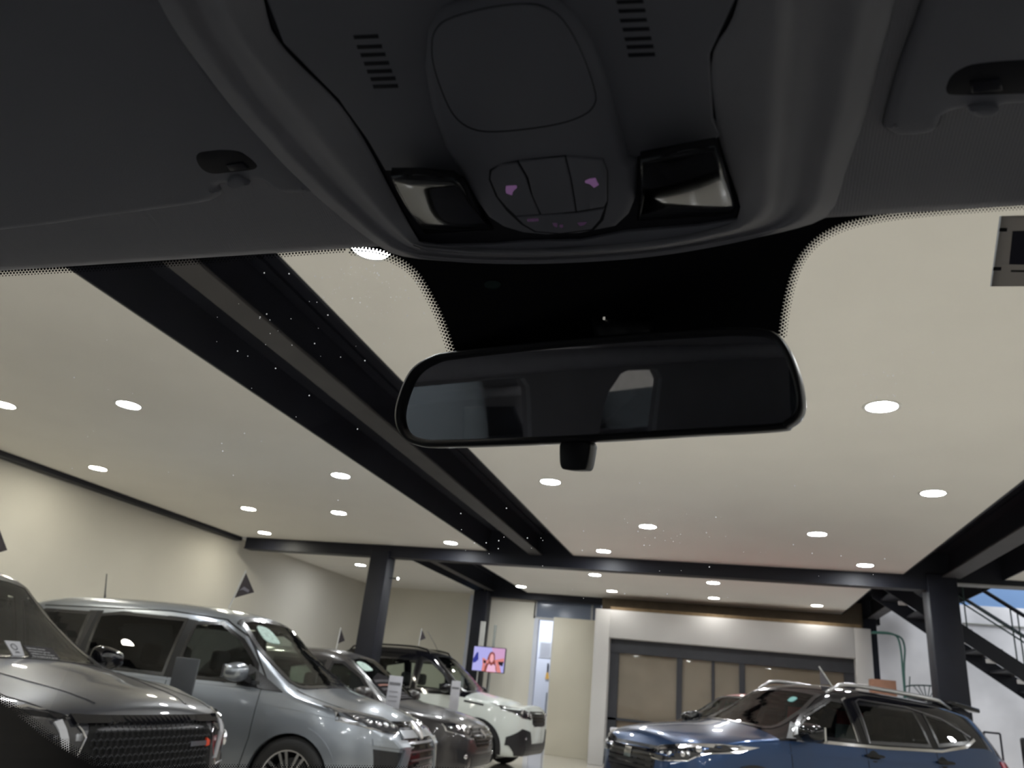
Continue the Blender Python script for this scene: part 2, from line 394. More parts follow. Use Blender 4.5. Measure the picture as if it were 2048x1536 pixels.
# tall narrow panels above the television
for i, (pxa, pya, pyb, w, m_) in enumerate(((966, 1243, 1300, .09, 'white'), (990, 1250, 1300, .03, 'grey'))):
    a = at_y(pxa, pya, 17.6); b = at_y(pxa, pyb, 17.6)
    box_ = MB().box((a.x - w/2, 17.58, b.z), (a.x + w/2, 17.62, a.z)); box_.box((a.x + w/2, 17.58, b.z), (a.x + w/2 + .02, 17.63, a.z)); box_.box((a.x - .01, 17.6, 0), (a.x + .01, 17.63, b.z))
    tag(box_.build('upright_banner', mat('banner_' + m_, (.6, .6, .58) if m_ == 'white' else (.3, .32, .3), .6, noise=.05)), ('white' if i == 0 else 'thin grey') + ' upright strip rising above the television', 'banner')

# ------------------------------------------------------------------ stair hall on the right
M_hall = mat('stair_hall_plaster', (.62, .60, .60), .85, noise=.28, nscale=.7)  # broad noise paints dappled light and shade into the plaster colour
Yh = 18.6
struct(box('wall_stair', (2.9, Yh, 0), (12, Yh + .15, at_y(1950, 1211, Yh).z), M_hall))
zb_ = at_y(1950, 1211, Yh).z
struct(box('wall_stair_upper', (2.9, Yh + .02, zb_), (12, Yh + .15, 6.5), mat('sky_blue_wall_paint', (.15, .25, .43), .8, noise=.04, nscale=1)))
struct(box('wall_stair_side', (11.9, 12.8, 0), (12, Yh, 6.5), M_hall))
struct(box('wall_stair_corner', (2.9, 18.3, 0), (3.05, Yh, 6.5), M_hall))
# horizontal conduit on the hall wall
a = at_y(1925, 1246, Yh - .03); b = at_y(2048, 1252, Yh - .03)
tag(MB().tube([a, (9.5, Yh - .03, a.z)], .018).build('wall_conduit', mat('grey_conduit', (.2, .2, .18), .6, noise=.1)), 'thin horizontal conduit on the white stair hall wall', 'pipe')
# staircase: steps descend to the right, two stringers, rails
Ys = 13.75; SWd = 1.05
st = empty('staircase', (0, 0, 0), 0, 'black steel open staircase descending to the right behind the pillar', 'staircase')
A = at_y(1790, 1206, Ys); B = at_y(2046, 1392, Ys)      # upper-left and lower-right points of the bottom edge, near stringer
At = at_y(1829, 1186, Ys); Bt = at_y(2040, 1323, Ys)     # its top edge
dirv = (Bt - At).normalized()
def linept(p, q, x): return p + (q - p) * ((x - p.x) / (q.x - p.x))
xs0, xs1 = 2.45, 9.4
for k_, yy in enumerate((Ys, Ys + SWd)):
    p = [linept(At, Bt, xs0), linept(At, Bt, xs1)]; th = .27
    MB().prism([(p[0].x, yy, p[0].z), (p[1].x, yy, p[1].z), (p[1].x, yy, p[1].z - th), (p[0].x, yy, p[0].z - th)], (0, .03, 0)).build('stringer', M_steel, st)
slope = (Bt.z - At.z) / (Bt.x - At.x); run = .385; nst = int((xs1 - xs0) / run)
for i in range(nst):
    x = xs0 + run * (i + .4); z = linept(At, Bt, x).z - .16
    if z < .05: break
    tr = box('tread', (x - .02, Ys + .03, z - .06), (x + run * .72, Ys + SWd, z - .025), M_steel, st)
    box('glint_plate', (x + .06, Ys + .031, linept(At, Bt, x + .1).z - .335), (x + .20, Ys + .045, linept(At, Bt, x + .1).z - .275), mat('pale_glint', (.85, .85, .88), .4, noise=.03), tr)  # pale plate added to imitate the bright patches under the treads
    box('nosing', (x + run*.72, Ys + .03, z - .08), (x + run*.72 + .03, Ys + SWd, z - .022), M_flange, tr)
M_green = mat('dark_green_tube', (.02, .05, .045), .5, noise=.1)
for yy in (Ys + .02, Ys + SWd):
    hr = .78
    pa = linept(At, Bt, xs0); pb = linept(At, Bt, xs1)
    if yy < Ys + .5:
        MB().tube([(pa.x, yy, pa.z + hr), (pb.x, yy, pb.z + hr)], .032).build('handrail', M_steel, st)
    else:
        MB().tube([(pa.x, yy, pa.z + hr), (pb.x, yy, pb.z + hr)], .032).build('handrail', M_steel, st)
    for dz_ in ((.35, .43) if yy < Ys + .5 else ()):
        MB().tube([(pa.x, yy, pa.z + dz_), (pb.x, yy, pb.z + dz_)], .013).build('guard_rail', M_green, st)
    if yy < Ys + .5:
        for i in range(10):
            x = xs0 + .35 + .72 * i
            for dx in (0, .09):
                p = linept(At, Bt, x + dx); MB().tube([(p.x, yy, p.z - .02), (p.x, yy, p.z + hr)], .011, 6).build('baluster', M_green, st)
# green tube trolley and wire rack beside the pillar
Yt = 15.0
a = at_y(1745, 1264, Yt); b = at_y(1785, 1268, Yt); c = at_y(1800, 1290, Yt); d_ = at_y(1808, 1370, Yt)
tag(MB().tube(catmull([tuple(a), tuple(b), tuple(c), tuple(d_), (d_.x + .02, Yt, 0)], 5, False), .016)
    .tube(catmull([(a.x, Yt + .16, a.z), (b.x + .08, Yt + .16, b.z), (c.x + .1, Yt + .16, c.z), (d_.x + .04, Yt + .16, d_.z), (d_.x + .04, Yt + .16, 0)], 5, False), .016)
    .tube([(d_.x + .02, Yt, .4), (d_.x + .04, Yt + .16, .4)], .012).build('tube_trolley', mat('green_enamel_tube', (.03, .11, .09), .4, noise=.1)), 'green bent tube trolley handle between the portal and right pillar', 'trolley')
wr = empty('wire_rack', (0, Yt + .45, 0), 0, 'dark green wire rack with fanned rods beside the right pillar', 'rack')
a = at_y(1815, 1372, Yt + .45); b = at_y(1868, 1372, Yt + .45)
MB().tube(catmull([(a.x - .06, 0, a.z - .12), (a.x, 0, a.z), (b.x, 0, b.z), (b.x + .2, 0, b.z - .04), (b.x + .25, 0, 0.3)], 5, False), .012).tube([(a.x - .06, 0, a.z - .12), (a.x - .06, 0, 0)], .012).build('top_rail', M_green, wr)
for i in range(5):
    xx = a.x + .08 + .09 * i
    MB().tube([(xx, 0, a.z + .03), (a.x + .28 + (i - 2) * .025, 0, a.z - .16), (a.x + .28 + (i - 2) * .02, 0, 0)], .008, 6).build('rod', M_green, wr)
MB().tube([(a.x + .02, 0, a.z - .1), (a.x + .05, 0, a.z + .16)], .009, 6).build('rod', M_green, wr)
box('lower_shelf', (a.x - .06, -.12, a.z - .19), (b.x + .25, .12, a.z - .16), M_green, wr)
a = at_y(1749, 1358, 15.6); b = at_y(1784, 1371, 15.6)
t = empty('cardboard_box', ((a.x+b.x)/2, 15.7, 0), 0, 'brown cardboard boxes stacked just right of the white portal', 'box')
for k_ in range(3):
    o = box('carton', (-.2, -.15, k_ * a.z / 3 + .002), (.2, .15, (k_ + 1) * a.z / 3), mat('cardboard', (.33, .17, .11), .8, noise=.1), t); bevel(o, .005)
# dark chair back near the stair foot
a = at_y(2040, 1478, 10.6)
t = empty('office_chair', (a.x + .3, 10.9, 0), math.radians(20), 'dark chair back standing right of the blue car tail', 'chair')
o = box('backrest', (-.24, -.03, .62), (.24, .04, a.z + .02), M_black, t); bevel(o, .03, 3)
o = box('seat', (-.24, 0, .42), (.24, .48, .5), M_black, t); bevel(o, .03, 3)
for sx in (-.2, .2):
    for sy in (.02, .42): box('leg', (sx - .015, sy - .015, 0), (sx + .015, sy + .015, .43), M_steel, t)
a = at_y(1990, 1466, 11.4)
t = empty('low_stool', (a.x + .02, 11.6, 0), 0, 'small dark framed stool behind the blue car tail', 'stool')
mb = MB()
for sx in (-.09, .09): mb.tube([(sx, 0, 0), (sx, 0, a.z)], .012, 6)
mb.tube([(-.09, 0, a.z), (.09, 0, a.z)], .012, 6); mb.build('frame', M_steel, t)
box('seat', (-.13, -.02, .45), (.13, .28, .5), M_black, t)

# ------------------------------------------------------------------ downlights
M_lampw = mat('downlight_diffuser', (.9, .9, .9), .5, emis=(.96, .98, 1.0), estr=LAMP)
M_lampwarm = mat('warm_downlight_diffuser', (.9, .9, .85), .5, emis=(1, .95, .80), estr=LAMP * .8)
M_trimw = mat('white_lamp_trim', (.8, .8, .78), .4, noise=.03)
tmpl = {}
def downlight(x, y, lab, warm=False, r=.105, z=H, far=False):
    t = empty('ceiling_light', (x, y, z), 0, lab, 'light', 'round recessed downlights')
    if 'ring' not in tmpl:
        ring = MB().lathe([(r, -.004), (r + .022, -.006), (r + .026, 0), (r + .02, .0), (r, .02)], 28).build('trim_ring', M_trimw, t, True)
        dif = MB().lathe([(.0001, -.003), (r * .5, -.003), (r, -.003), (r, .01)], 28).build('diffuser', M_lampw, t)
        d3 = dif.data.copy(); d3.materials[0] = mat('dimmer_downlight_diffuser', (.9, .9, .9), .5, emis=(1, .97, .92), estr=LAMP * .22); tmpl['diff'] = d3
        tmpl['ring'] = ring.data; tmpl['dif'] = dif.data
        d2 = dif.data.copy(); d2.materials[0] = M_lampwarm; tmpl['difw'] = d2
        if warm: dif.data = d2
    else:
        for nm, me in (('trim_ring', tmpl['ring']), ('diffuser', tmpl['difw' if warm else 'diff' if far else 'dif'])):
            o = bpy.data.objects.new(nm, me); COL.objects.link(o); o.parent = t
rown = {3.215: 'nearest the windscreen edge', 5.62: 'in the second row', 7.96: 'in the third row', 10.05: 'in the fourth row', 12.02: 'in the fifth row'}
for y in (3.215, 7.96, 12.02):
    for x, cn in ((-7.97, 'beside the left wall'), (-4.42, 'just left of the long beam'), (-1.86, 'just right of the long beam'), (1.93, 'just left of the right beam')):
        if not (y < 4 and x == -4.42): downlight(x, y, f'round white downlight {cn}, {rown[y]}', x < -6)
for y in (5.62, 10.05):
    for x, cn in ((-7.03, 'near the left wall'), (-5.5, 'between left wall and long beam'), (-.99, 'right of the long beam'), (1.09, 'in the middle of the right ceiling')):
        downlight(x, y, f'round white downlight {cn}, {rown[y]}', x < -6.5)
for x, y, cn in ((-7.6, 15.25, 'left of the left pillar'), (-4.53, 13.98, 'right of the left pillar'), (-4.45, 17.0, 'above the television side'), (-2.39, 14.55, 'above the passage side'), (-2.36, 16.72, 'over the portal left corner'),
                 (-.23, 14.62, 'over the middle of the blue car'), (-.25, 16.72, 'over the portal middle'), (1.76, 14.05, 'nearest the right pillar'), (1.75, 16.8, 'over the portal right end')):
    downlight(x, y, f'round white downlight beyond the cross beam, {cn}', far=y > 16 and x > -4)
for y, rn in ((-6.2, 'in the row at the street front'), (-3.9, 'in the second row from the street'), (-1.6, 'in the third row from the street'), (.7, 'in the row above the viewer')):
    for x, cn in ((-7.97, 'beside the left wall'), (-4.42, 'left of the long beam'), (-1.85, 'right of the long beam'), (1.93, 'left of the right beam'), (5.9, 'beyond the right beam')):
        downlight(x, y, f'round downlight {rn}, {cn}')
for y, rn in ((3.2, 'beside the viewer'), (5.6, 'before the blue car'), (8, 'over the blue car tail'), (10.2, 'nearest the stair opening')): downlight(5.9, y, f'round downlight right of the right beam, {rn}')
# small sparkling track lamp by the left pillar
a = at_y(796, 1157, 12.6)
t = empty('spot_lamp', (a.x, 12.6, a.z), 0, 'tiny bright spot lamp on the right face of the left pillar', 'light')
MB().lathe([(.0001, -.02), (.012, -.015), (.016, 0), (.012, .012), (.0001, .016)], 12).build('bulb', mat('small_bulb', (.9, .9, .9), .5, emis=(1, 1, 1), estr=25), t, True)
box('bracket', (-.16, -.01, -.01), (-.02, .01, .01), M_steel, t)

# ================================================================== CARS
def pchip(pts):
    X = np.array([p[0] for p in pts], float); Y = np.array([p[1] for p in pts], float); n = len(X)
    h = np.diff(X); dl_ = np.diff(Y) / h; m = np.zeros(n); m[0] = dl_[0]; m[-1] = dl_[-1]
    for i in range(1, n - 1):
        if dl_[i-1] * dl_[i] > 0:
            w1 = 2*h[i] + h[i-1]; w2 = h[i] + 2*h[i-1]; m[i] = (w1 + w2) / (w1/dl_[i-1] + w2/dl_[i])
    def f(x):
        x = min(max(x, X[0]), X[-1]); i = min(int(np.searchsorted(X, x, side='right')) - 1, n - 2); i = max(i, 0)
        t = (x - X[i]) / h[i]
        return (2*t**3 - 3*t*t + 1)*Y[i] + (t**3 - 2*t*t + t)*h[i]*m[i] + (-2*t**3 + 3*t*t)*Y[i+1] + (t**3 - t*t)*h[i]*m[i+1]
    return f
class Car:
    NL, NS, NC, NR = 22, 16, 8, 14
    def __init__(s, name, label, loc, yaw, sp, paint, roofpaint=None, group=None):
        s.sp = sp; s.root = empty(name, (loc[0], loc[1], 0), math.radians(yaw), label, 'car', group)
        s.paint = paint; s.cuts = []; s.roofpaint = roofpaint
        s.root.scale = (sp.get('scale', 1),) * 3
        top, belt, hw, rw, cr, bot = (pchip(sp[k]) for k in ('top', 'belt', 'hw', 'rw', 'crown', 'bot'))
        s.top = top; s.belt = belt
        xr, xf = sp['top'][0][0], sp['top'][-1][0]
        xs = list(np.arange(xr + .2, xf - .25, .026))
        xs = [xr + .2 * (1 - math.cos(math.pi/2 * i / 12)) for i in range(12)] + xs
        m_ = xs[-1] + .013
        xs += [xf - (xf - m_) * (1 - math.sin(math.pi/2 * i / 20)) for i in range(21)][1:]
        xs = sorted(set(round(x, 5) for x in xs))
        low = pchip(sp.get('low', [(0, .90), (.07, .965), (.28, .995), (.55, 1.0), (.80, .985), (1, .955)]))
        creases = sp.get('crease')
        ring = []
        for x in xs:
            zt, zb, w, wr_, c, zo = top(x), belt(x), hw(x), rw(x), cr(x), bot(x)
            zb = min(zb, zt - .012); pts = [(0, zo), (w*.45, zo)]
            for i in range(s.NL + 1):
                f = i / s.NL; pts.append((w * low(f), zo + (zb - zo) * f))
            a = np.array([w * low(1.), zb]); b = np.array([wr_, zt - c]); e = np.array([0, zt])
            # side glass plane a->b, rounded corner at b, crowned roof to e
            r = .16; b0 = a + (b - a) * (1 - r * 1.0); k_ = .22; b1 = b + (np.array([0., zt]) - b) * k_; b1[1] = b[1] + c * (1 - (1 - k_)**2)
            bul = sp.get('bulge', .018)
            for i in range(1, s.NS + 1):
                f = i / s.NS; p = a + (b0 - a) * f; pts.append((p[0] + bul * math.sin(math.pi * f * .9), p[1]))
            q0 = np.array([pts[-1][0], pts[-1][1]])
            for i in range(1, s.NC + 1):
                t_ = i / s.NC; p = q0*(1-t_)**2 + 2*b*t_*(1-t_) + b1*t_*t_; pts.append((p[0], p[1]))
            for i in range(1, s.NR + 1):
                f = i / s.NR; y = b1[0] * (1 - f); u = y / wr_; pts.append((y, b[1] + c * (1 - u*u) if f < 1 else zt))
            ring.append(pts)
        n = len(ring[0]); s.n = n; s.xs = xs
        V = []; s.idx = []
        for x, pts in zip(xs, ring):
            row = []
            for sg in (1, -1):
                rr = []
                for j, (y, z) in enumerate(pts):
                    if sg == -1 and (j == 0 or j == n - 1): rr.append(row[0][j]); continue
                    rr.append(len(V)); V.append((x, sg * y, z))
                row.append(rr)
            s.idx.append(row)
        Fc = []; info = []
        for i in range(len(xs) - 1):
            for sg in (0, 1):
                for j in range(n - 1):
                    a_, b_, c_, d_ = s.idx[i][sg][j], s.idx[i+1][sg][j], s.idx[i+1][sg][j+1], s.idx[i][sg][j+1]
                    Fc.append((a_, b_, c_, d_) if sg == 1 else (d_, c_, b_, a_)); info.append((j, i))
        # bulged end caps
        for e_, xsg in ((0, -1), (len(xs) - 1, 1)):
            NX = 12; grid = []
            for j in range(n):
                L = s.idx[e_][0][j]; R_ = s.idx[e_][1][j]; y = V[L][1]; z = V[L][2]; row = [L]
                if j in (0, n - 1): row = [L] * (NX + 1)
                else:
                    zz = (z - ring[e_][0][1]) / (ring[e_][-1][1] - ring[e_][0][1]); bz = sp.get('capbulge', .04) * (max(0, 4 * zz * (1 - zz)) ** .5)
                    for q in range(1, NX):
                        yy = y * (1 - 2 * q / NX); u = 2 * q / NX - 1
                        row.append(len(V)); V.append((xs[e_] + xsg * bz * (1 - abs(u)**3) * min(1, abs(y) / .3), yy, z))
                    row.append(R_)
                grid.append(row)
            for j in range(n - 1):
                for q in range(NX):
                    f = [grid[j][q], grid[j][q+1], grid[j+1][q+1], grid[j+1][q]]
                    if xsg == 1: f = f[::-1]
                    g = [];
                    for v_ in f:
                        if v_ not in g: g.append(v_)
                    if len(g) > 2: Fc.append(tuple(g)); info.append((j, -1))
        s.V = [Vector(v) for v in V]; s.F = Fc; s.info = info
        s.bvh = BVHTree.FromPolygons(s.V, s.F)
    # -- surface projection
    def hit(s, axis, a, b, off=0.):
        if axis in ('left', 'right'):
            g = 1 if axis == 'left' else -1; o = Vector((a, 3 * g, b)); d = Vector((0, -g, 0))
        elif axis == 'front': o = Vector((5, a, b)); d = Vector((-1, 0, 0))
        elif axis == 'rear': o = Vector((-5, a, b)); d = Vector((1, 0, 0))
        else: o = Vector((a, b, 4)); d = Vector((0, 0, -1))
        loc, nor, i, _ = s.bvh.ray_cast(o, d)
        if loc is None:
            t_ = {'left': (a, 1.0, b), 'right': (a, -1.0, b), 'front': (2.4, a, b), 'rear': (-2.6, a, b), 'top': (a, b, 2)}[axis]
            loc, nor, i, _ = s.bvh.find_nearest(Vector(t_))
        if nor.dot(d) > 0: nor = -nor
        return loc + nor * off, nor
    def patch(s, name, axis, loops, m, off=.004, step=.05, parent=None, skirt=.008, smooth=True):
        if not isinstance(loops[0][0], (list, tuple, np.ndarray)): loops = [loops]
        loops = [dense(L, min(step, .04) if step else .04) for L in loops]
        v, f = fill2d(loops, step)
        P = []; N = []
        for p in v:
            l, nn = s.hit(axis, p[0], p[1], off); P.append(l); N.append(nn)
        bm = bmesh.new(); vs = [bm.verts.new(p) for p in P]
        for t_ in f:
            try: bm.faces.new([vs[i] for i in t_])
            except ValueError: pass
        nm = {v_: N[i] for i, v_ in enumerate(vs)}
        be = [e for e in bm.edges if len(e.link_faces) == 1]
        cp = {}
        for e in be:
            for v_ in e.verts:
                if v_ not in cp: cp[v_] = bm.verts.new(v_.co - nm[v_] * (off + skirt))
        for e in be: bm.faces.new((e.verts[0], e.verts[1], cp[e.verts[1]], cp[e.verts[0]]))
        bmesh.ops.recalc_face_normals(bm, faces=bm.faces)
        o = bmobj(name, bm, m, parent or s.root, False)
        return o
    def sym(s, name, outline, m, **k):
        return [s.patch(name, ax, outline, m, **k) for ax in ('left', 'right')]
    def line(s, name, axis, pts, w, m, off=.002, parent=None, closed=False):
        return s.patch(name, axis, strip2d(dense(pts, .04, closed), w), m, off=off, step=0, parent=parent, skirt=.004)
    def window(s, axis, outline, glass, seal, frame=.03, name='window', off=.003):
        outline = [np.array(p, float) for p in outline]
        s.cuts.append((axis, inset(outline, .007)))
        inn = inset(outline, frame)
        g = s.patch(name, axis, inset(outline, frame * .5), glass, off=off, step=.06, skirt=0.0)
        s.patch(name + '_seal', axis, [outline, inn], seal, off=off + .002, step=0, parent=g)
        return g
    def finish(s):
        sp = s.sp; R = sp['wr'] * 1.17; keep = []; roof = []
        for f, (j, i) in zip(s.F, s.info):
            c = sum((s.V[v] for v in f), Vector()) / len(f); kill = False
            for ax, o in s.cuts:
                if ax == 'top':
                    if c.z > s.belt(c.x) - .05 and inside(o, c.x, c.y): kill = True
                elif ax in ('left', 'right'):
                    if (c.y > .3) == (ax == 'left') and abs(c.y) > .3 and inside(o, c.x, c.z): kill = True
                elif ax == 'rear' and c.x < sp['top'][0][0] + .9 and inside(o, c.y, c.z): kill = True
            for wx in (sp['wb'] / 2, -sp['wb'] / 2):
                if abs(c.y) > .42 and (c.x - wx)**2 + (c.z - sp['wr'])**2 < (R - .012)**2: kill = True
            if kill: continue
            if s.roofpaint and j >= 2 + s.NL and c.x < sp.get('roofend', 9) and i >= 0: roof.append(f)
            else: keep.append(f)
        for nm, fs, m in (('body', keep, s.paint), ('roof', roof, s.roofpaint)):
            if not fs: continue
            used = sorted({v for f in fs for v in f}); mp = {v: k for k, v in enumerate(used)}
            meshobj(nm, [s.V[v] for v in used], [tuple(mp[v] for v in f) for f in fs], m, s.root, True)
        # wheels, liners, arches
        for wx in (sp['wb'] / 2, -sp['wb'] / 2):
            for sg in (1, -1):
                s.wheel(wx, sg, sp['wr'], sp['track'])
                L = MB(); k = 20; y0_ = sg * .40; y1_ = sg * (sp['hwmax'] - .02)
                for q in range(k + 1):
                    an = math.pi * (-.12 + 1.24 * q / k); x = wx + (R + .01) * math.cos(an); z = sp['wr'] + (R + .01) * math.sin(an)
                    L.v += [Vector((x, y0_, z)), Vector((x, y1_, z))]
                for q in range(k): L.f.append((2*q, 2*q+1, 2*q+3, 2*q+2))
                L.v.append(Vector((wx, y0_, sp['wr']))); c_ = len(L.v) - 1
                for q in range(k): L.f.append((2*q, 2*q+2, c_))
                L.build('wheel_liner', M_black, s.root)
                arc = []
                w_ = sp.get('archw', .05)
                for q in range(25):
                    an = math.pi * (-.06 + 1.12 * q / 24); arc.append((wx + (R + w_/2 - .034) * math.cos(an), sp['wr'] + (R + w_/2 - .034) * math.sin(an)))
                s.patch('wheel_arch', 'left' if sg > 0 else 'right', strip2d(arc, w_), sp.get('archm', s.paint), off=sp.get('archoff', .010), step=0, skirt=.03)
        box('underbody', (sp['top'][0][0] + .25, -.62, sp['bot'][1][1] + .01), (sp['top'][-1][0] - .3, .62, sp['bot'][1][1] + .05), M_black, s.root)
        s.cabin()
    def wheel(s, wx, sg, r, track):
        T = Matrix.Translation((wx, sg * (track - .01), r)) @ Matrix.Rotation(math.radians(-90 * sg), 4, 'X')
        w = .105
        tyre = MB().lathe([(r*.66, -w), (r*.9, -w), (r*.985, -w*.8), (r, -w*.4), (r, w*.4), (r*.985, w*.8), (r*.9, w), (r*.70, w), (r*.67, w*.8)], 48, T, True)
        o = tyre.build('wheel', M_rubber, s.root, True)
        rim = MB(); rim.lathe([(r*.69, w*.95), (r*.66, w*.9), (r*.62, w*.2), (r*.62, -w)], 40, T)
        rim.lathe([(.0001, w*.62), (r*.14, w*.62), (r*.17, w*.4), (r*.17, 0)], 20, T)
        for k in range(s.sp.get('spokes', 5)):
            an = 2 * math.pi * k / s.sp.get('spokes', 5) + .3; R_ = T @ Matrix.Rotation(an, 4, 'Z')
            wd = s.sp.get('spokew', .035)
            for dd in (-1, 1):
                rim.prism([R_ @ Vector((r*.1, dd*wd*.6 - .008, w*.38)), R_ @ Vector((r*.66, dd*wd*1.5 - .012, w*.62)), R_ @ Vector((r*.66, dd*wd*1.5 + .014, w*.62)), R_ @ Vector((r*.1, dd*wd*.6 + .01, w*.38))], (T.to_3x3() @ Vector((0, 0, w*.25))))
        rim.build('rim', mat('alloy', (.45, .45, .47), .25, metal=1, noise=.03), o)
        MB().lathe([(.0001, -.02), (r*.5, -.02), (r*.5, .0), (.0001, .0)], 24, T).build('brake_disc', mat('brake', (.12, .12, .12), .4, metal=.8), o)
    def cabin(s):
        sp = s.sp; c = sp['cowl']; zb = s.belt(c - .3); m = mat('dark_cabin_trim', (.02, .02, .022), .7, noise=.1)
        w = sp['hwmax'] - .12
        o = MB().box((c - .55, -w, .55), (c - .05, w, zb - .07)).build('dashboard', m, s.root); bevel(o, .05, 3)
        sx = sp.get('seatx', c - 1.25)
        for x, ys in ((sx, (-.36, .36)), (sx - .85, (-.40, .0, .40))):
            for y in ys:
                T = Matrix.Translation((x, y, 0)); wd = .24 if len(ys) == 2 else .19
                t_ = MB().box((0, -wd, .38), (.5, wd, .52), T).box((-.12, -wd, .5), (.02, wd, zb + .05), T @ Matrix.Rotation(-.18, 4, 'Y') if False else T).build('seat', m, s.root); bevel(t_, .05, 3)
                hd = MB().box((-.13, -.13, zb + .10), (-.03, .13, zb + .30), T).build('headrest', m, t_); bevel(hd, .045, 3)
        box('cabin_floor', (sp['top'][0][0] + .3, -w, .35), (c + .2, w, .37), m, s.root)
        T = Matrix.Translation((c - .72, .36, zb - .02)) @ Matrix.Rotation(math.radians(-65), 4, 'Y')
        st_ = MB().lathe([(.175 + .014*math.cos(a), .014*math.sin(a)) for a in [2*math.pi*i/8 for i in range(8)]], 28, T, True)
        st_.box((-.03, -.17, -.01), (.03, .17, .01), T).build('steering_wheel', m, s.root, True)
    def mirror(s, x, z, sg, m, low=None, sc=1., y=None):
        ax = 'left' if sg > 0 else 'right'
        l, _ = s.hit(ax, x, z - .02)
        cx, cy, cz = l.x - .02, l.y + sg * .16, z
        bm = bmesh.new(); bmesh.ops.create_icosphere(bm, subdivisions=3, radius=1)
        for v in bm.verts:
            p = v.co; e = .62
            q = Vector([math.copysign(abs(k)**e, k) for k in p])
            q.x *= .085 * sc; q.y *= .115 * sc; q.z *= .078 * sc
            if q.x > 0: q.z *= 1 - .28 * q.x / .085; q.y *= 1 - .1 * q.x / .085
            q.z *= 1 - .22 * sg * q.y / .12
            v.co = Vector((cx, cy, cz)) + q
        o = bmobj('side_mirror', bm, m, s.root, True)
        MB().prism([(cx - .02, l.y - sg*.01, z - .10), (cx + .09, l.y - sg*.01, z - .10), (cx + .05, cy - sg*.02, z - .05), (cx - .04, cy - sg*.02, z - .05)], (0, 0, .05)).build('mirror_arm', low or M_black, o)
        MB().box((cx - .085*sc - .004, cy - .09*sc, cz - .055*sc), (cx - .07*sc, cy + .09*sc, cz + .055*sc)).build('mirror_glass', M_chrome, o)
        return o
    def blob(s, name, axis, a, b, r, m, parent=None, off=.0, flat_=.5):
        l, nn = s.hit(axis, a, b, off); bm = bmesh.new(); bmesh.ops.create_icosphere(bm, subdivisions=2, radius=r)
        q = nn.to_track_quat('Z', 'Y').to_matrix().to_4x4()
        for v in bm.verts: v.co = l + q @ Vector((v.co.x, v.co.y, v.co.z * flat_))
        return bmobj(name, bm, m, parent or s.root, True)

def paintmat(name, col, metal=.5, rough=.38, coat=1.): return mat(name, col, rough, metal, coat, noise=.02, nscale=4)
M_glass_clear = glassmat('car_glass_clear', (.72, .78, .74), .8)
M_glass_dark = glassmat('car_glass_privacy', (.10, .11, .12), 1.0)
M_pillarfilm = mat('satin_black_film', (.006, .006, .008), .4, spec=.3)
M_seal = mat('black_window_seal', (.008, .008, .010), .25, coat=.5)
M_lampdark = mat('headlamp_dark_housing', (.02, .02, .024), .08, coat=1)
M_lampbright = mat('headlamp_reflector', (.75, .75, .78), .10, metal=1)
M_lens = glassmat('lamp_lens', (.9, .92, .95), 1.5)
M_gap = mat('panel_gap', (.004, .004, .005), .8)
def yz_mirror(o): return [(-a, b) for a, b in o]

def headlight(c, outline, bits, sg, m=M_lampdark):
    """outline in (y,z) seen from the front for the left lamp; mirrored for the right"""
    o = outline if sg > 0 else yz_mirror(outline)
    base = c.patch('headlight', 'front', o, m, off=.003, step=.03)
    c.patch('headlight_rim', 'front', [o, inset([np.array(p) for p in o], .008)], M_chrome, off=.008, step=0, parent=base)
    for (y, z, r) in bits: c.blob('lamp_projector', 'front', sg * y, z, r, M_lampbright, base, .004)
    return base

# ---------------- silver people carrier
S_paint = paintmat('silver_metallic_paint', (.30, .325, .36), .75, .32)
sil = Car('silver_car', 'silver people carrier with a triangular flag on its roof, second from left', (-5.07, 7.29), 4.0, dict(
    scale=1.027, wb=2.75, wr=.335, track=.78, hwmax=.875, cowl=1.16, archw=.07, archoff=.016, spokes=8, spokew=.02, bulge=.02, capbulge=.05,
    top=[(-2.2, .98), (-2.1, 1.25), (-1.95, 1.50), (-1.7, 1.645), (-1.2, 1.69), (-.5, 1.70), (.0, 1.69), (.42, 1.64), (.80, 1.38), (1.31, 1.075), (1.45, 1.035), (1.75, .975), (2.0, .885), (2.14, .80), (2.22, .70)],
    belt=[(-2.2, .9), (-1.5, 1.03), (-.5, 1.02), (.9, .985), (1.3, .955), (1.75, .87), (2.1, .75), (2.22, .66)],
    hw=[(-2.2, .66), (-2.1, .78), (-1.8, .85), (-1, .87), (1, .87), (1.5, .865), (1.85, .82), (2.08, .73), (2.22, .58)],
    rw=[(-2.2, .5), (-2.1, .55), (-1.7, .60), (-1, .625), (.0, .62), (.42, .60), (.85, .665), (1.29, .735), (1.5, .725), (1.8, .68), (2.1, .58), (2.22, .5)],
    crown=[(-2.2, .1), (-1.7, .07), (0, .055), (.42, .06), (.85, .09), (1.29, .08), (1.5, .07), (1.9, .07), (2.22, .04)],
    bot=[(-2.2, .35), (-1.9, .22), (1.7, .2), (2.0, .22), (2.22, .28)]), S_paint)
c = sil
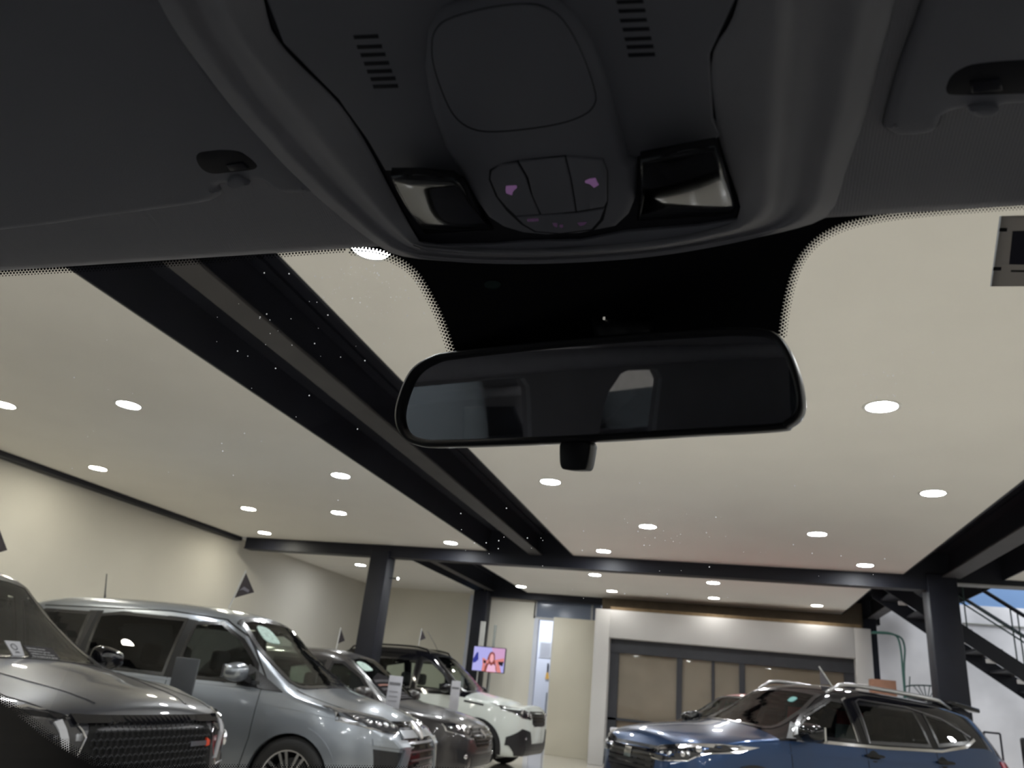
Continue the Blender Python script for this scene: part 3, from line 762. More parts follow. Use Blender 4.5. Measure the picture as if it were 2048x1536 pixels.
for ax in ('left', 'right'):
    c.window(ax, [(.95, 1.03), (.10, 1.015), (.10, 1.51), (.36, 1.535), (.62, 1.40), (.85, 1.20)], M_glass_clear, M_seal, name='front_door_window')
    c.window(ax, [(.02, 1.015), (-.85, 1.02), (-.92, 1.50), (-.7, 1.535), (.02, 1.53)], M_glass_dark, M_seal, name='rear_door_window')
    c.window(ax, [(-.95, 1.03), (-1.6, 1.10), (-1.72, 1.42), (-1.55, 1.50), (-1.02, 1.51)], M_glass_dark, M_seal, name='quarter_window')
    for ln in ([(.06, 1.02), (.06, .3)], [(-.9, 1.02), (-.9, .6)], [(.98, 1.0), (.98, .62), (.92, .3)]): c.line('panel_gap', ax, ln, .006, M_gap)
    c.line('belt_trim', ax, [(.92, 1.005), (0, .995), (-1.0, 1.0)], .018, S_paint, .006)
    c.line('roof_gutter', ax, [(1.04, 1.03), (.64, 1.425), (.38, 1.555), (-.2, 1.585), (-1.6, 1.53)], .012, M_gap, .002)
    for hx in (-.05, -.98):
        c.patch('door_handle', ax, chaikin([(hx - .0, .90), (hx - .2, .90), (hx - .2, .87), (hx, .87)], 2), S_paint, off=.03, step=0, skirt=0)
for ax in ('left', 'right'):
    c.patch('door_pillar_film', ax, [(.12, 1.012), (.0, 1.012), (.0, 1.53), (.12, 1.52)], M_pillarfilm, off=.003, step=.05, skirt=0)
    c.patch('door_pillar_film', ax, [(-.83, 1.02), (-.98, 1.03), (-1.05, 1.52), (-.90, 1.53)], M_pillarfilm, off=.003, step=.05, skirt=0)
c.window('top', catmull([(1.36, 0), (1.33, .4), (1.23, .65), (.90, .63), (.56, .58), (.47, .545), (.50, 0), (.47, -.545), (.56, -.58), (.90, -.63), (1.23, -.65), (1.33, -.4)], 3), M_glass_clear, M_seal, name='windscreen', frame=.05)
c.window('rear', [(-.5, 1.1), (.5, 1.1), (.46, 1.45), (-.46, 1.45)], M_glass_dark, M_seal, name='rear_window')
hl = [(.34, .80), (.42, .865), (.60, .895), (.80, .925), (.82, .82), (.68, .765), (.46, .755)]
for sg in (1, -1): headlight(c, hl, [(.43, .81, .024), (.50, .82, .030), (.58, .825, .032), (.66, .835, .032), (.74, .86, .030)], sg, mat('silver_lamp_bowl', (.30, .30, .32), .12, metal=.8, coat=1))
gr = c.patch('grille', 'front', [(-.40, .79), (.40, .79), (.44, .70), (.36, .42), (.22, .33), (-.22, .33), (-.36, .42), (-.44, .70)], M_blackgloss, off=.002, step=.04)
for i, z in enumerate((.68, .615, .55, .485, .42)):
    w = .40 - .035 * i; c.line('grille_bar', 'front', [(-w, z + .0), (w, z)], .014, mat('grey_chrome', (.28, .28, .3), .3, metal=1), .014, gr)
c.line('grille_bar', 'front', [(-.42, .745), (.42, .745)], .06, S_paint, .018, gr)
c.patch('grille_band', 'front', [(-.36, .80), (.36, .80), (.36, .84), (-.36, .84)], M_blackgloss, off=.006, step=.04, parent=gr)
c.line('fender_crease', 'right', [(1.0, .90), (1.4, .875), (1.75, .84)], .02, S_paint, .008)
c.line('fender_crease', 'left', [(1.0, .90), (1.4, .875), (1.75, .84)], .02, S_paint, .008)
# oval two-loop badge
bd = c.patch('badge', 'front', catmull([(-.10, .765), (0, .835), (.10, .765), (0, .695)], 6), M_chrome, off=.028, step=0, parent=gr)
for sg in (1, -1):
    o = [(.40, .66), (.62, .60), (.74, .70), (.78, .56), (.60, .36), (.50, .30)] if sg > 0 else yz_mirror([(.40, .66), (.62, .60), (.74, .70), (.78, .56), (.60, .36), (.50, .30)])
    b_ = [(.51, .62), (.74, .64), (.73, .38), (.68, .35)]
    c.patch('fog_lamp_recess', 'front', b_ if sg > 0 else yz_mirror(b_), M_black, off=.006, step=.03)
    b2 = [(.36, .70), (.74, .715), (.74, .665), (.49, .64), (.68, .30), (.58, .27), (.38, .60)]
    c.patch('bumper_blade', 'front', b2 if sg > 0 else yz_mirror(b2), S_paint, off=.020, step=.02, skirt=.03)
c.line('panel_gap', 'top', [(1.25, .70), (1.6, .70), (1.9, .66), (2.08, .5)], .008, M_gap); c.line('panel_gap', 'top', [(1.25, -.70), (1.6, -.70), (1.9, -.66), (2.08, -.5)], .008, M_gap)
for sg in (1, -1):
    c.mirror(.80, 1.12, sg, S_paint); c.patch('mirror_sail', 'left' if sg > 0 else 'right', [(1.18, .995), (.74, 1.01), (.78, 1.19)], M_black, off=.008, step=0)
l, _ = c.hit('top', -1.45, 0); MB().tube([l + Vector((0, 0, -.01)), l + Vector((-.02, 0, .05)), l + Vector((-.07, 0, .26))], .008, 8, radii=[.016, .008, .005]).build('antenna', M_black, c.root)
st1 = c.patch('windscreen_sticker', 'top', catmull([(.58, -.40), (.62, -.22), (.76, -.22), (.72, -.42)], 5), mat('pale_green_sticker', (.42, .56, .50), .6, noise=.25, nscale=40), off=.008, step=0, skirt=0); st1['label'] = 'pale green round sticker'
c.finish()

def flag(loc, label, h=.36, ang=0., tri=.22, lean=.1, mk=True):
    t = empty('car_flag', loc, ang, label, 'flag')
    MB().tube([(0, 0, 0), (lean, 0, h)], .008, 8).build('pole', mat('white_flag_pole', (.6, .6, .58), .5, noise=.03), t)
    k0 = .28; a = Vector((lean * k0 + .012, 0, h * k0)); b = Vector((lean * .93 + .012, 0, h * .93)); tip = Vector((lean * .45 + tri, 0, h * .46))
    o = MB().prism([a, b, tip], (0, .003, 0)).build('pennant', mat('dark_brown_cloth', (.035, .028, .032), .8, noise=.1), t)
    if mk:
        MB().prism([(a.x + .03, -.002, h * .47), (a.x + .08, -.002, h * .58), (a.x + .15, -.002, h * .50), (a.x + .14, -.002, h * .44), (a.x + .07, -.002, h * .50)], (0, .001, 0)).build('pennant_mark', mat('grey_print', (.16, .15, .18), .7), o)
    return t

flag((-5.0, 7.2, 1.735), 'white pole flag with dark triangular pennant standing on the silver car roof', .40, math.radians(5), .20, .10)

# ---------------- dark grey upright SUV, nearest on the left
G_paint = paintmat('dark_grey_metallic_paint', (.030, .030, .036), .12, .38, .6)
gry = Car('grey_suv', 'dark grey sport utility car with honeycomb grille, nearest at the lower left', (-5.2, 3.95), 0.5, dict(
    scale=1.03,
    wb=2.62, wr=.345, track=.77, hwmax=.89, cowl=1.19, archw=.08, archoff=.018, archm=M_black, bulge=.02, capbulge=.06,
    top=[(-2.1, .98), (-2.02, 1.2), (-1.85, 1.45), (-1.5, 1.60), (-0.73, 1.655), (-0.03, 1.66), (0.29, 1.62), (0.67, 1.38), (1.15, 1.115), (1.32, 1.09), (1.6, 1.04), (1.9, .985), (2.03, .93), (2.08, .86)],
    belt=[(-2.1, .9), (-1.5, 1.03), (-0.33, 1.02), (0.87, 1.02), (1.37, 1.02), (1.7, .96), (1.95, .88), (2.08, .80)],
    hw=[(-2.1, .68), (-2.0, .8), (-1.7, .87), (-1, .89), (1, .89), (1.5, .89), (1.85, .85), (2.0, .79), (2.08, .70)],
    rw=[(-2.1, .5), (-1.7, .58), (-0.83, .62), (0.17, .61), (0.37, .59), (0.77, .65), (1.15, .72), (1.3, .72), (1.8, .68), (2, .63), (2.08, .58)],
    crown=[(-2.1, .1), (-1.7, .07), (0.17, .05), (0.77, .08), (1.17, .06), (1.5, .055), (2, .05), (2.08, .03)],
    bot=[(-2.1, .38), (-1.9, .25), (1.7, .24), (2.0, .26), (2.08, .32)]), G_paint)
c = gry
for ax in ('left', 'right'):
    c.window(ax, [(1.02, 1.05), (0.25, 1.05), (0.25, 1.46), (0.39, 1.47), (0.72, 1.27)], M_glass_dark, M_seal, name='front_door_window')
    c.window(ax, [(0.17, 1.05), (-0.68, 1.06), (-0.63, 1.46), (0.17, 1.47)], M_glass_dark, M_seal, name='rear_door_window')
    c.line('panel_gap', ax, [(1.07, 1.02), (1.07, .6), (1.01, .35)], .006, M_gap)
c.window('top', catmull([(1.23, 0), (1.2, .4), (1.09, .63), (0.77, .60), (0.45, .54), (0.37, .50), (0.39, 0), (0.37, -.50), (0.45, -.54), (0.77, -.60), (1.09, -.63), (1.2, -.4)], 3), M_glass_clear, M_seal, name='windscreen', frame=.05)
c.window('rear', [(-.5, 1.1), (.5, 1.1), (.46, 1.42), (-.46, 1.42)], M_glass_dark, M_seal, name='rear_window')
for sg in (1, -1):
    o = [(.50, .80), (.56, .88), (.72, .92), (.84, .90), (.84, .74), (.76, .64), (.60, .62), (.54, .70)]
    headlight(c, o, [(.72, .76, .045)], sg)
    o2 = [(.56, .66), (.60, .66), (.66, .86), (.62, .87)]
    c.patch('lamp_light_guide', 'front', o2 if sg > 0 else yz_mirror(o2), mat('frosted_light_guide', (.35, .35, .37), .3, coat=1, noise=.05), off=.010, step=0)
    o3 = [(.60, .885), (.80, .905), (.82, .885), (.60, .865)]
    c.patch('lamp_upper_strip', 'front', o3 if sg > 0 else yz_mirror(o3), M_lampbright, off=.010, step=0)
    # hood ridges
    c.line('bonnet_crease', 'top', [(1.30, sg*.55), (1.5, sg*.50), (1.9, sg*.40), (1.98, sg*.36)], .016, G_paint, .004)
    c.line('panel_gap', 'top', [(1.2, sg*.71), (1.45, sg*.745), (1.8, sg*.73), (1.95, sg*.66)], .008, M_gap)
gr = c.patch('grille', 'front', [(-.50, .80), (-.46, .86), (.46, .86), (.50, .80), (.54, .60), (.40, .40), (-.40, .40), (-.54, .60)], mat('matt_black_void', (.006, .006, .006), .8, spec=.2), off=.002, step=.04)
c.patch('grille_top_bar', 'front', [(-.58, .885), (.58, .885), (.56, .85), (-.56, .85)], M_blackgloss, off=.022, step=.04, skirt=.02)
c.line('bumper_bar', 'front', [(-.44, .44), (-.34, .53), (.34, .53), (.44, .44)], .045, M_blackgloss, .03, gr)
c.line('bumper_bar_edge', 'front', [(-.33, .556), (.33, .556)], .01, M_chrome, .034, gr)
# honeycomb lattice
mb = MB(); a_ = .024
for r_ in range(11):
    for q_ in range(-14, 15):
        yy = q_ * a_ * 1.74 + (r_ % 2) * a_ * .87; zz = .845 - r_ * a_ * 1.5
        lim = .48 + (.845 - zz) * .12 if zz > .60 else .53 - (.60 - zz) * .6
        if abs(yy) > lim - a_ or zz < .45: continue
        l, nn = c.hit('front', yy, zz, .006); n0 = len(mb.v)
        for rad, of in ((a_ * .96, 0), (a_ * .70, .004)):
            for k in range(6):
                an = math.pi/6 + k * math.pi/3; mb.v.append(l + nn * of + Vector((0, rad * math.cos(an), rad * math.sin(an))))
        for k in range(6): mb.f.append((n0 + k, n0 + (k+1) % 6, n0 + 6 + (k+1) % 6, n0 + 6 + k))
o = mb.build('honeycomb_mesh', mat('dark_satin_mesh', (.007, .007, .009), .5, spec=.2), gr); o['kind'] = 'stuff'
rb = c.patch('grille_badge', 'front', [(.28, .76), (.44, .76), (.44, .735), (.28, .735)], mat('smoked_chrome', (.25, .25, .26), .3, metal=1), off=.012, step=0, parent=gr)
c.patch('badge_tip', 'front', [(.44, .775), (.475, .76), (.475, .735), (.44, .73)], mat('red_badge_enamel', (.6, .06, .02), .3, coat=1), off=.013, step=0, parent=gr)
for sg in (1, -1): c.mirror(.90, 1.13, sg, M_blackgloss)
# placards behind its windscreen
def board(parent, name, w, h, m, T, th=.004):
    return MB().box((-w/2, -th/2, 0), (w/2, th/2, h), T).build(name, m, parent)
def textobj(body, size, m, M4, parent=None, name='lettering', align='LEFT', bold=0.):
    cu = bpy.data.curves.new(name, 'FONT'); cu.body = body; cu.size = size; cu.extrude = .0006; cu.offset = bold; cu.align_x = align; cu.space_line = 1.0
    ob = bpy.data.objects.new(name, cu); COL.objects.link(ob)
    dg = bpy.context.evaluated_depsgraph_get(); me = bpy.data.meshes.new_from_object(ob.evaluated_get(dg)); bpy.data.objects.remove(ob)
    me.transform(M4); me.materials.clear(); me.materials.append(m)
    o = bpy.data.objects.new(name, me); COL.objects.link(o)
    if parent: o.parent = parent
    return o
M_ink = mat('grey_logo_ink', (.18, .18, .2), .6, noise=.02); M_whiteink = mat('white_print', (.62, .62, .64), .6, noise=.02)
c.finish()
def quad_board(name, label, corners, x, m, th=.006):
    C_ = [at_x(a, b, x) for a, b in corners]; o = C_[3]
    t = empty(name, o, 0, label, 'sign')
    MB().prism([c_ - o for c_ in C_], (-th, 0, 0)).build('card', m, t)
    ux = (C_[2] - C_[3]); uy = (C_[0] - C_[3]); return t, ux, uy
def lay(t, ux, uy, u, v, s, body, m, name='lettering', bold=0.):
    # lettering sheared onto the board plane; s = cap height as a share of the board height
    k = uy.length * s
    M4 = Matrix.Identity(4); ex = ux.normalized() * k; ey = uy.normalized() * k
    for r_ in range(3): M4[r_][0] = ex[r_]; M4[r_][1] = ey[r_]; M4[r_][2] = (.2, 0, 0)[r_]
    M4.translation = ux * u + uy * v + Vector((.002, 0, 0))
    return textobj(body, 1.0, m, M4, t, name, bold=bold)
t, ux, uy = quad_board('dashboard_card', 'white card with a ring logo standing at the base of the grey car windscreen', [(9, 1281), (40, 1283), (50, 1313), (27, 1312)], -3.99, mat('white_card', (.6, .6, .64), .6, noise=.05))
ring = [ux * (.50 + .26 * math.cos(a) * r_) + uy * (.62 + .22 * math.sin(a) * r_) + Vector((.003, 0, 0)) for r_ in (1, .72) for a in np.linspace(0, 2 * math.pi, 25)[:-1]]
meshobj('ring_logo', ring, [(i, (i + 1) % 24, 24 + (i + 1) % 24, 24 + i) for i in range(24)], M_ink, t)
MB().quad(*[ux * a + uy * b + Vector((.003, 0, 0)) for a, b in ((.30, .22), (.74, .22), (.66, .32), (.38, .32))]).build('logo_bar', M_ink, t)
t, ux, uy = quad_board('dashboard_notice', 'black notice with white text lines propped on the grey car windscreen', [(46, 1290), (104, 1296), (122, 1320), (62, 1314)], -3.985, mat('black_notice_board', (.03, .028, .032), .5, noise=.05))
for k, tx in enumerate(('Esperando estrenar', 'La experiencia que vas', 'cambiara tu vida, siempre', 'Pon tu marca en el camino')):
    lay(t, ux, uy, .05 + .01 * k, .74 - .22 * k, .17, tx, M_whiteink, bold=.012)
a_ = at_y(-48, 1142, 3.7)
flag(a_, 'flag on the grey car roof, only its dark tip showing at the left edge', .30, math.radians(5), .15, .03, False)
# ---------------- brown hatchback
B_paint = paintmat('dark_brown_grey_paint', (.030, .026, .026), .2, .35, .7)
def small_suv(front=2.0, rear=-2.05, H_=1.6, hood=.98, wb=2.55, hw=.87, nose=.80, rise=0.):
    k = H_ / 1.6
    return dict(wb=wb, wr=.33, track=hw - .11, hwmax=hw, cowl=.98, archw=.08, archoff=.016, archm=M_black, capbulge=.07,
        top=[(rear, .92), (rear+.08, 1.15), (rear+.28, 1.42*k), (rear+.6, 1.54*k), (-.9, 1.59*k), (-.2, 1.60*k), (.12, 1.56*k), (.5, 1.35*k), (.95, hood+.10), (1.12, hood+.07), (1.5, hood+.02), (1.8, hood-.05), (front-.08, nose+.04), (front, nose-.06)],
        belt=[(rear, .84), (-1.5, 1.02+rise), (-.5, 1.0), (.7, hood-.01), (1.2, hood-.03), (1.6, hood-.10), (front-.12, nose-.04), (front, nose-.10)],
        hw=[(rear, .62), (rear+.1, .76), (rear+.4, hw-.03), (-1, hw), (1, hw), (1.45, hw-.01), (1.75, hw-.06), (front-.1, hw-.16), (front, hw-.27)],
        rw=[(rear, .5), (-1.6, .55), (-1, .60), (.0, .60), (.2, .58), (.6, .64), (.95, .72), (1.3, .71), (1.7, .66), (front-.08, .56), (front, .48)],
        crown=[(rear, .1), (-1.6, .07), (0, .05), (.6, .08), (.95, .07), (1.4, .06), (front, .04)],
        bot=[(rear, .36), (rear+.2, .23), (1.6, .22), (front-.1, .24), (front, .30)])
def cabin_windows(c, k=1., dark=M_glass_clear, darkr=None, hood=.98):
    darkr = darkr or dark; b = hood + .03
    for ax in ('left', 'right'):
        c.window(ax, [(.82, b), (.06, b), (.06, 1.43*k), (.20, 1.44*k), (.50, 1.27*k)], dark, M_seal, name='front_door_window')
        c.window(ax, [(-.02, b), (-.80, b + .02), (-.78, 1.42*k), (-.02, 1.435*k)], darkr, M_seal, name='rear_door_window')
        c.window(ax, [(-.88, b + .03), (-1.35, b + .09), (-1.3, 1.33*k), (-.88, 1.41*k)], darkr, M_seal, name='quarter_window')
        for ln in ([(.02, b), (.02, .35)], [(-.84, b), (-.84, .6)], [(.88, hood), (.88, .6), (.82, .35)]): c.line('panel_gap', ax, ln, .006, M_gap)
        for hx in (.0, -.86): c.patch('door_handle', ax, chaikin([(hx + .06, .93), (hx - .16, .93), (hx - .16, .90), (hx + .06, .90)], 2), c.paint if c.sp.get('handle') is None else c.sp['handle'], off=.03, step=0, skirt=0)
    c.window('top', catmull([(1.0, 0), (.98, .4), (.88, .60), (.55, .555), (.27, .505), (.20, .47), (.22, 0), (.20, -.47), (.27, -.505), (.55, -.555), (.88, -.60), (.98, -.4)], 3), M_glass_clear, M_seal, name='windscreen', frame=.05)
    c.window('rear', [(-.45, 1.08), (.45, 1.08), (.42, 1.36*k), (-.42, 1.36*k)], darkr, M_seal, name='rear_window')
brn = Car('brown_hatchback', 'dark brown hatchback with printed banner in its windscreen, beyond the silver car', (-5.05, 10.3), 1.0, small_suv(H_=1.52, hood=.90, nose=.74), B_paint)
c = brn; cabin_windows(c, .95, hood=.90)
for sg in (1, -1):
    headlight(c, [(.36, .70), (.44, .76), (.66, .79), (.78, .78), (.78, .70), (.62, .66), (.46, .66)], [(.48, .71, .022), (.57, .72, .024), (.66, .73, .024), (.73, .745, .018)], sg)
    c.mirror(.70, 1.02, sg, B_paint); c.line('panel_gap', 'top', [(1.0, sg*.68), (1.4, sg*.72), (1.75, sg*.62)], .008, M_gap)
gr = c.patch('grille', 'front', [(-.36, .74), (.36, .74), (.42, .64), (.34, .54), (-.34, .54), (-.42, .64)], M_blackgloss, off=.003, step=.04)
for z in (.70, .66, .62, .58): c.line('grille_bar', 'front', [(-.35, z), (.35, z)], .01, mat('smoked_chrome', (.25, .25, .26), .3, metal=1), .012, gr)
c.patch('badge', 'front', catmull([(-.06, .69), (0, .72), (.06, .69), (0, .62)], 5), M_chrome, off=.022, step=0, parent=gr)
c.patch('lower_grille', 'front', [(-.5, .46), (.5, .46), (.42, .30), (-.42, .30)], M_black, off=.004, step=.04)
for sg in (1, -1):
    o = [(.50, .50), (.70, .52), (.68, .38), (.54, .34)]; f_ = c.patch('fog_lamp_recess', 'front', o if sg > 0 else yz_mirror(o), M_black, off=.004, step=.04); c.blob('fog_lamp', 'front', sg*.60, .44, .03, M_lampbright, f_)
# printed banner filling the lower part of the windscreen
bn = c.patch('printed_banner', 'top', [(.93, -.55), (.98, -.30), (1.0, .10), (.62, .12), (.52, -.2), (.60, -.52)], mat('dark_print_sheet', (.02, .018, .02), .9, noise=.2, spec=.05), off=.012, step=.05, skirt=0)
bn['label'] = 'dark banner covered in rows of small print'
for i in range(6):
    x = .62 + .062 * i; col_ = mat('grey_small_print', (.10, .095, .10), .9, spec=.05, noise=.3, nscale=60) if i != 1 else mat('rust_print', (.22, .06, .03), .6, noise=.2)
    c.line('print_row', 'top', [(x, -.48), (x + .03, -.2), (x + .035, .06)], .022 if i % 2 else .034, col_, .016, bn)
st1 = c.patch('windscreen_sticker', 'top', catmull([(.30, -.42), (.34, -.24), (.46, -.22), (.44, -.44)], 5), mat('pale_green_sticker', (.42, .56, .50), .6, noise=.25, nscale=40), off=.008, step=0, skirt=0)
c.finish()

# ---------------- two-tone white SUV
W_paint = paintmat('pale_white_paint', (.62, .66, .63), .0, .35)
K_paint = mat('black_roof_paint', (.004, .004, .006), .07, 0, 0, spec=.45)
sp = small_suv(H_=1.78, hood=1.06, nose=.98, rear=-2.0, front=2.05); sp['roofend'] = 1.02
wht = Car('white_suv', 'white sport utility car with black roof, farthest in the left row', (-5.2, 14.05), -3.0, sp, W_paint, K_paint)
c = wht; M_glass_see = glassmat('car_glass_untinted', (.80, .86, .82), .8); cabin_windows(c, 1.10, M_glass_see, hood=1.06)
for ax in ('left', 'right'): c.line('bonnet_side_vent', ax, [(1.0, .99), (1.35, .96)], .03, M_black, .006)
for sg in (1, -1):
    headlight(c, [(.34, .86), (.42, .90), (.62, .95), (.80, 1.0), (.80, .92), (.66, .82), (.48, .80)], [(.46, .86, .03), (.56, .88, .03), (.66, .91, .026)], sg)
    c.mirror(.70, 1.16, sg, K_paint)
gr = c.patch('grille', 'front', [(-.40, .93), (.40, .93), (.40, .74), (.30, .70), (-.30, .70), (-.40, .74)], M_black, off=.004, step=.04)
for z in (.88, .83, .78): c.line('grille_bar', 'front', [(-.36, z), (.36, z)], .016, M_blackgloss, .016, gr)
for sg in (1, -1):
    o = [(.48, .62), (.66, .66), (.80, .52), (.80, .40), (.44, .38), (.40, .46)]
    f_ = c.patch('lower_cladding', 'front', o if sg > 0 else yz_mirror(o), M_black, off=.016, step=.04); c.blob('fog_lamp', 'front', sg*.58, .52, .035, M_lampbright, f_)
c.patch('bumper_skirt', 'front', [(-.8, .44), (.8, .44), (.7, .26), (-.7, .26)], M_black, off=.016, step=.05)
rr_ = []
for sg in (1, -1):
    pts = [c.hit('top', x, sg * .50, .045)[0] for x in np.linspace(-1.4, .05, 10)]
    pts = [c.hit('top', -1.5, sg*.50, -.01)[0]] + pts + [c.hit('top', .14, sg*.50, -.01)[0]]; MB().tube(pts, .016, 8).build('roof_rail', K_paint, c.root, True)
l, _ = c.hit('top', .12, -.1); MB().tube([l, l + Vector((-.10, 0, .14)), l + Vector((-.28, 0, .36))], .005, 6).build('antenna', M_black, c.root)
c.finish()
a = at_y(672, 1300, 10.2)
flag((a.x, 10.2, a.z), 'thin flag seen nearly edge on, standing on the brown hatchback roof', .30, math.radians(75), .14, .02, False)
a = at_y(837, 1291, 13.6)
flag((a.x, 13.6, a.z), 'small dark flag on the black roof of the white car', .30, math.radians(60), .14, .02, False)
a = at_y(-16, 1120, 3.2)

# ---------------- blue SUV and the red car behind it
U_paint = paintmat('blue_metallic_paint', (.014, .048, .135), .6, .3)
sp = small_suv(H_=1.51, hood=.99, nose=.87, front=1.94, rear=-2.02, rise=.05); sp['roofend'] = 1.0; sp['handle'] = M_blackgloss; sp['scale'] = 1.08; sp['top'][1:5] = [(-1.97, 1.12), (-1.80, 1.36), (-1.60, 1.455), (-.9, 1.495)]
blu = Car('blue_suv', 'blue sport utility car with black roof and silver roof rails, at the lower right', (.8, 9.66), 216.5, sp, U_paint, K_paint)
c = blu; cabin_windows(c, .955, mat('x', (0, 0, 0)) and M_glass_dark if False else glassmat('car_glass_smoke', (.22, .24, .24), 1.0), hood=.98)
for ax in ('left', 'right'):
    c.line('chrome_belt_trim', ax, [(.80, .99), (-.2, .99), (-.9, 1.01), (-1.25, 1.07), (-1.42, 1.14)], .022, M_chrome, .012)
    c.line('window_trim', ax, [(.10, 1.02), (.08, 1.37), (.03, 1.39)], .010, M_chrome, .010)
    c.line('window_trim', ax, [(-.04, 1.02), (-.07, 1.37), (-.12, 1.39), (-.7, 1.37), (-1.1, 1.30), (-1.38, 1.16)], .010, mat('grey_chrome', (.28, .28, .3), .3, metal=1), .010)
    for hx in (-.06, -.90): c.patch('handle_recess', ax, catmull([(hx + .07, .915), (hx, .965), (hx - .07, .915), (hx, .865)], 5), M_gap, off=.002, step=0)
    c.line('door_crease', ax, [(.9, .88), (-.4, .885), (-1.6, .90)], .012, U_paint, .006)
for sg in (1, -1):
    headlight(c, [(.30, .78), (.40, .83), (.60, .86), (.84, .90), (.84, .84), (.70, .74), (.50, .71), (.36, .72)], [(.46, .775, .020), (.56, .78, .024), (.66, .79, .024), (.76, .845, .03)], sg)
    o = [(.36, .80), (.80, .885), (.80, .865), (.40, .785)]; c.patch('daytime_light', 'front', o if sg > 0 else yz_mirror(o), M_lampbright, off=.012, step=0)
    c.mirror(.74, 1.06, sg, M_blackgloss); ax = 'left' if sg > 0 else 'right'
    c.patch('mirror_sail', ax, [(.90, .99), (.62, 1.0), (.66, 1.13)], M_black, off=.008, step=0)
    pts = [c.hit('top', x, sg * .50, .05)[0] for x in np.linspace(-1.3, -.02, 12)]
    pts = [c.hit('top', -1.48, sg*.50, .0)[0]] + pts + [c.hit('top', .14, sg*.50, .0)[0]]
    MB().tube(pts, .02, 8, radii=[.012] + [.02] * 12 + [.012]).build('roof_rail', mat('satin_silver', (.55, .55, .56), .3, metal=.9, noise=.03), c.root, True)
    o = [(.60, .98), (.80, .96), (.80, .86), (.60, .88)]
    c.patch('tail_light', 'rear', o if sg > 0 else yz_mirror(o), mat('red_lamp_plastic', (.45, .01, .02), .12, coat=1, noise=.05), off=.012, step=.04, skirt=.03)
    o = [(-1.72, .97), (-1.95, .93), (-1.98, .86), (-1.80, .88)]
    c.patch('tail_light', ax, o, MATS['red_lamp_plastic'], off=.010, step=.04, skirt=.03)
sp0 = c.hit('top', -1.62, 0)[0]
mb = MB(); zt_ = sp0.z
mb.prism([(-1.50, -.50, zt_ + .0), (-1.50, .50, zt_ + .0), (-1.93, .48, zt_ - .045), (-1.93, -.48, zt_ - .045)], (0, 0, .045)); o = mb.build('roof_spoiler', K_paint, c.root); bevel(o, .012)
gr = c.patch('grille', 'front', [(-.42, .82), (.42, .82), (.40, .64), (.28, .50), (-.28, .50), (-.40, .64)], M_black, off=.003, step=.04)
for z in (.775, .735, .695, .655, .615): c.line('grille_bar', 'front', [(-.38, z), (.38, z)], .014, M_blackgloss, .014, gr)
for k, dx in enumerate((-.045, -.015, .015, .045)):
    c.line('grille_emblem', 'front', [(dx - .008, .77), (dx + .004, .69)], .012, M_chrome, .026, gr)
c.patch('lower_grille', 'front', [(-.55, .44), (.55, .44), (.45, .30), (-.45, .30)], M_black, off=.006, step=.05)
c.patch('windscreen_sticker', 'top', catmull([(.34, .26), (.34, .33), (.40, .33), (.40, .26)], 4), mat('teal_sticker', (.15, .35, .34), .6, noise=.1), off=.008, step=0, skirt=0)
for ys in (.36, -.36):
    t_ = MB().prism([(-.30, ys - .13, 1.16), (-.22, ys - .13, 1.16), (-.24, ys - .13, 1.28), (-.32, ys - .13, 1.28)], (0, .26, 0)).build('seat_cover', mat('red_seat_wrap', (.45, .02, .03), .7, noise=.1), c.root)
    MB().prism([(-.20, ys - .12, .80), (-.16, ys - .12, .80), (-.20, ys - .12, 1.16), (-.26, ys - .12, 1.16)], (0, .24, 0)).build('seat_wrap_film', mat('pale_film', (.30, .38, .40), .5, noise=.1), t_)
c.finish()
l = c.root.matrix_world
R_paint = paintmat('red_paint', (.38, .015, .02), .3, .3)
sp = small_suv(H_=1.55, hood=.98, nose=.84, front=1.8, rear=-2.0)
red = Car('red_car', 'red car mostly hidden behind the blue one', (.32, 12.6), 214.0, sp, R_paint)
c = red; cabin_windows(c, .98, hood=.98)
for sg in (1, -1):
    headlight(c, [(.34, .76), (.42, .80), (.70, .84), (.80, .82), (.78, .76), (.60, .72)], [(.5, .77, .03), (.64, .78, .03)], sg)
c.mirror(.72, 1.08, 1, R_paint)
c.patch('grille', 'front', [(-.3, .78), (.3, .78), (.26, .60), (-.26, .60)], M_black, off=.004, step=.04)
c.finish()
# white A-frame flag tip above the blue roof
a = at_y(1645, 1362, 9.6)
t = empty('car_flag', (a.x + .10, 9.6, a.z - .03), 0, 'flag with white pole leaning left above the blue car roof', 'flag')
MB().tube([(0, 0, -.02), (-.13, 0, .18)], .007, 8).build('pole', MATS['white_flag_pole'], t)
MB().prism([(-.125, 0, .16), (-.02, 0, .0), (-.125, 0, -.01)], (0, .003, 0)).build('pennant', mat('grey_cloth', (.13, .12, .13), .8, noise=.1), t)

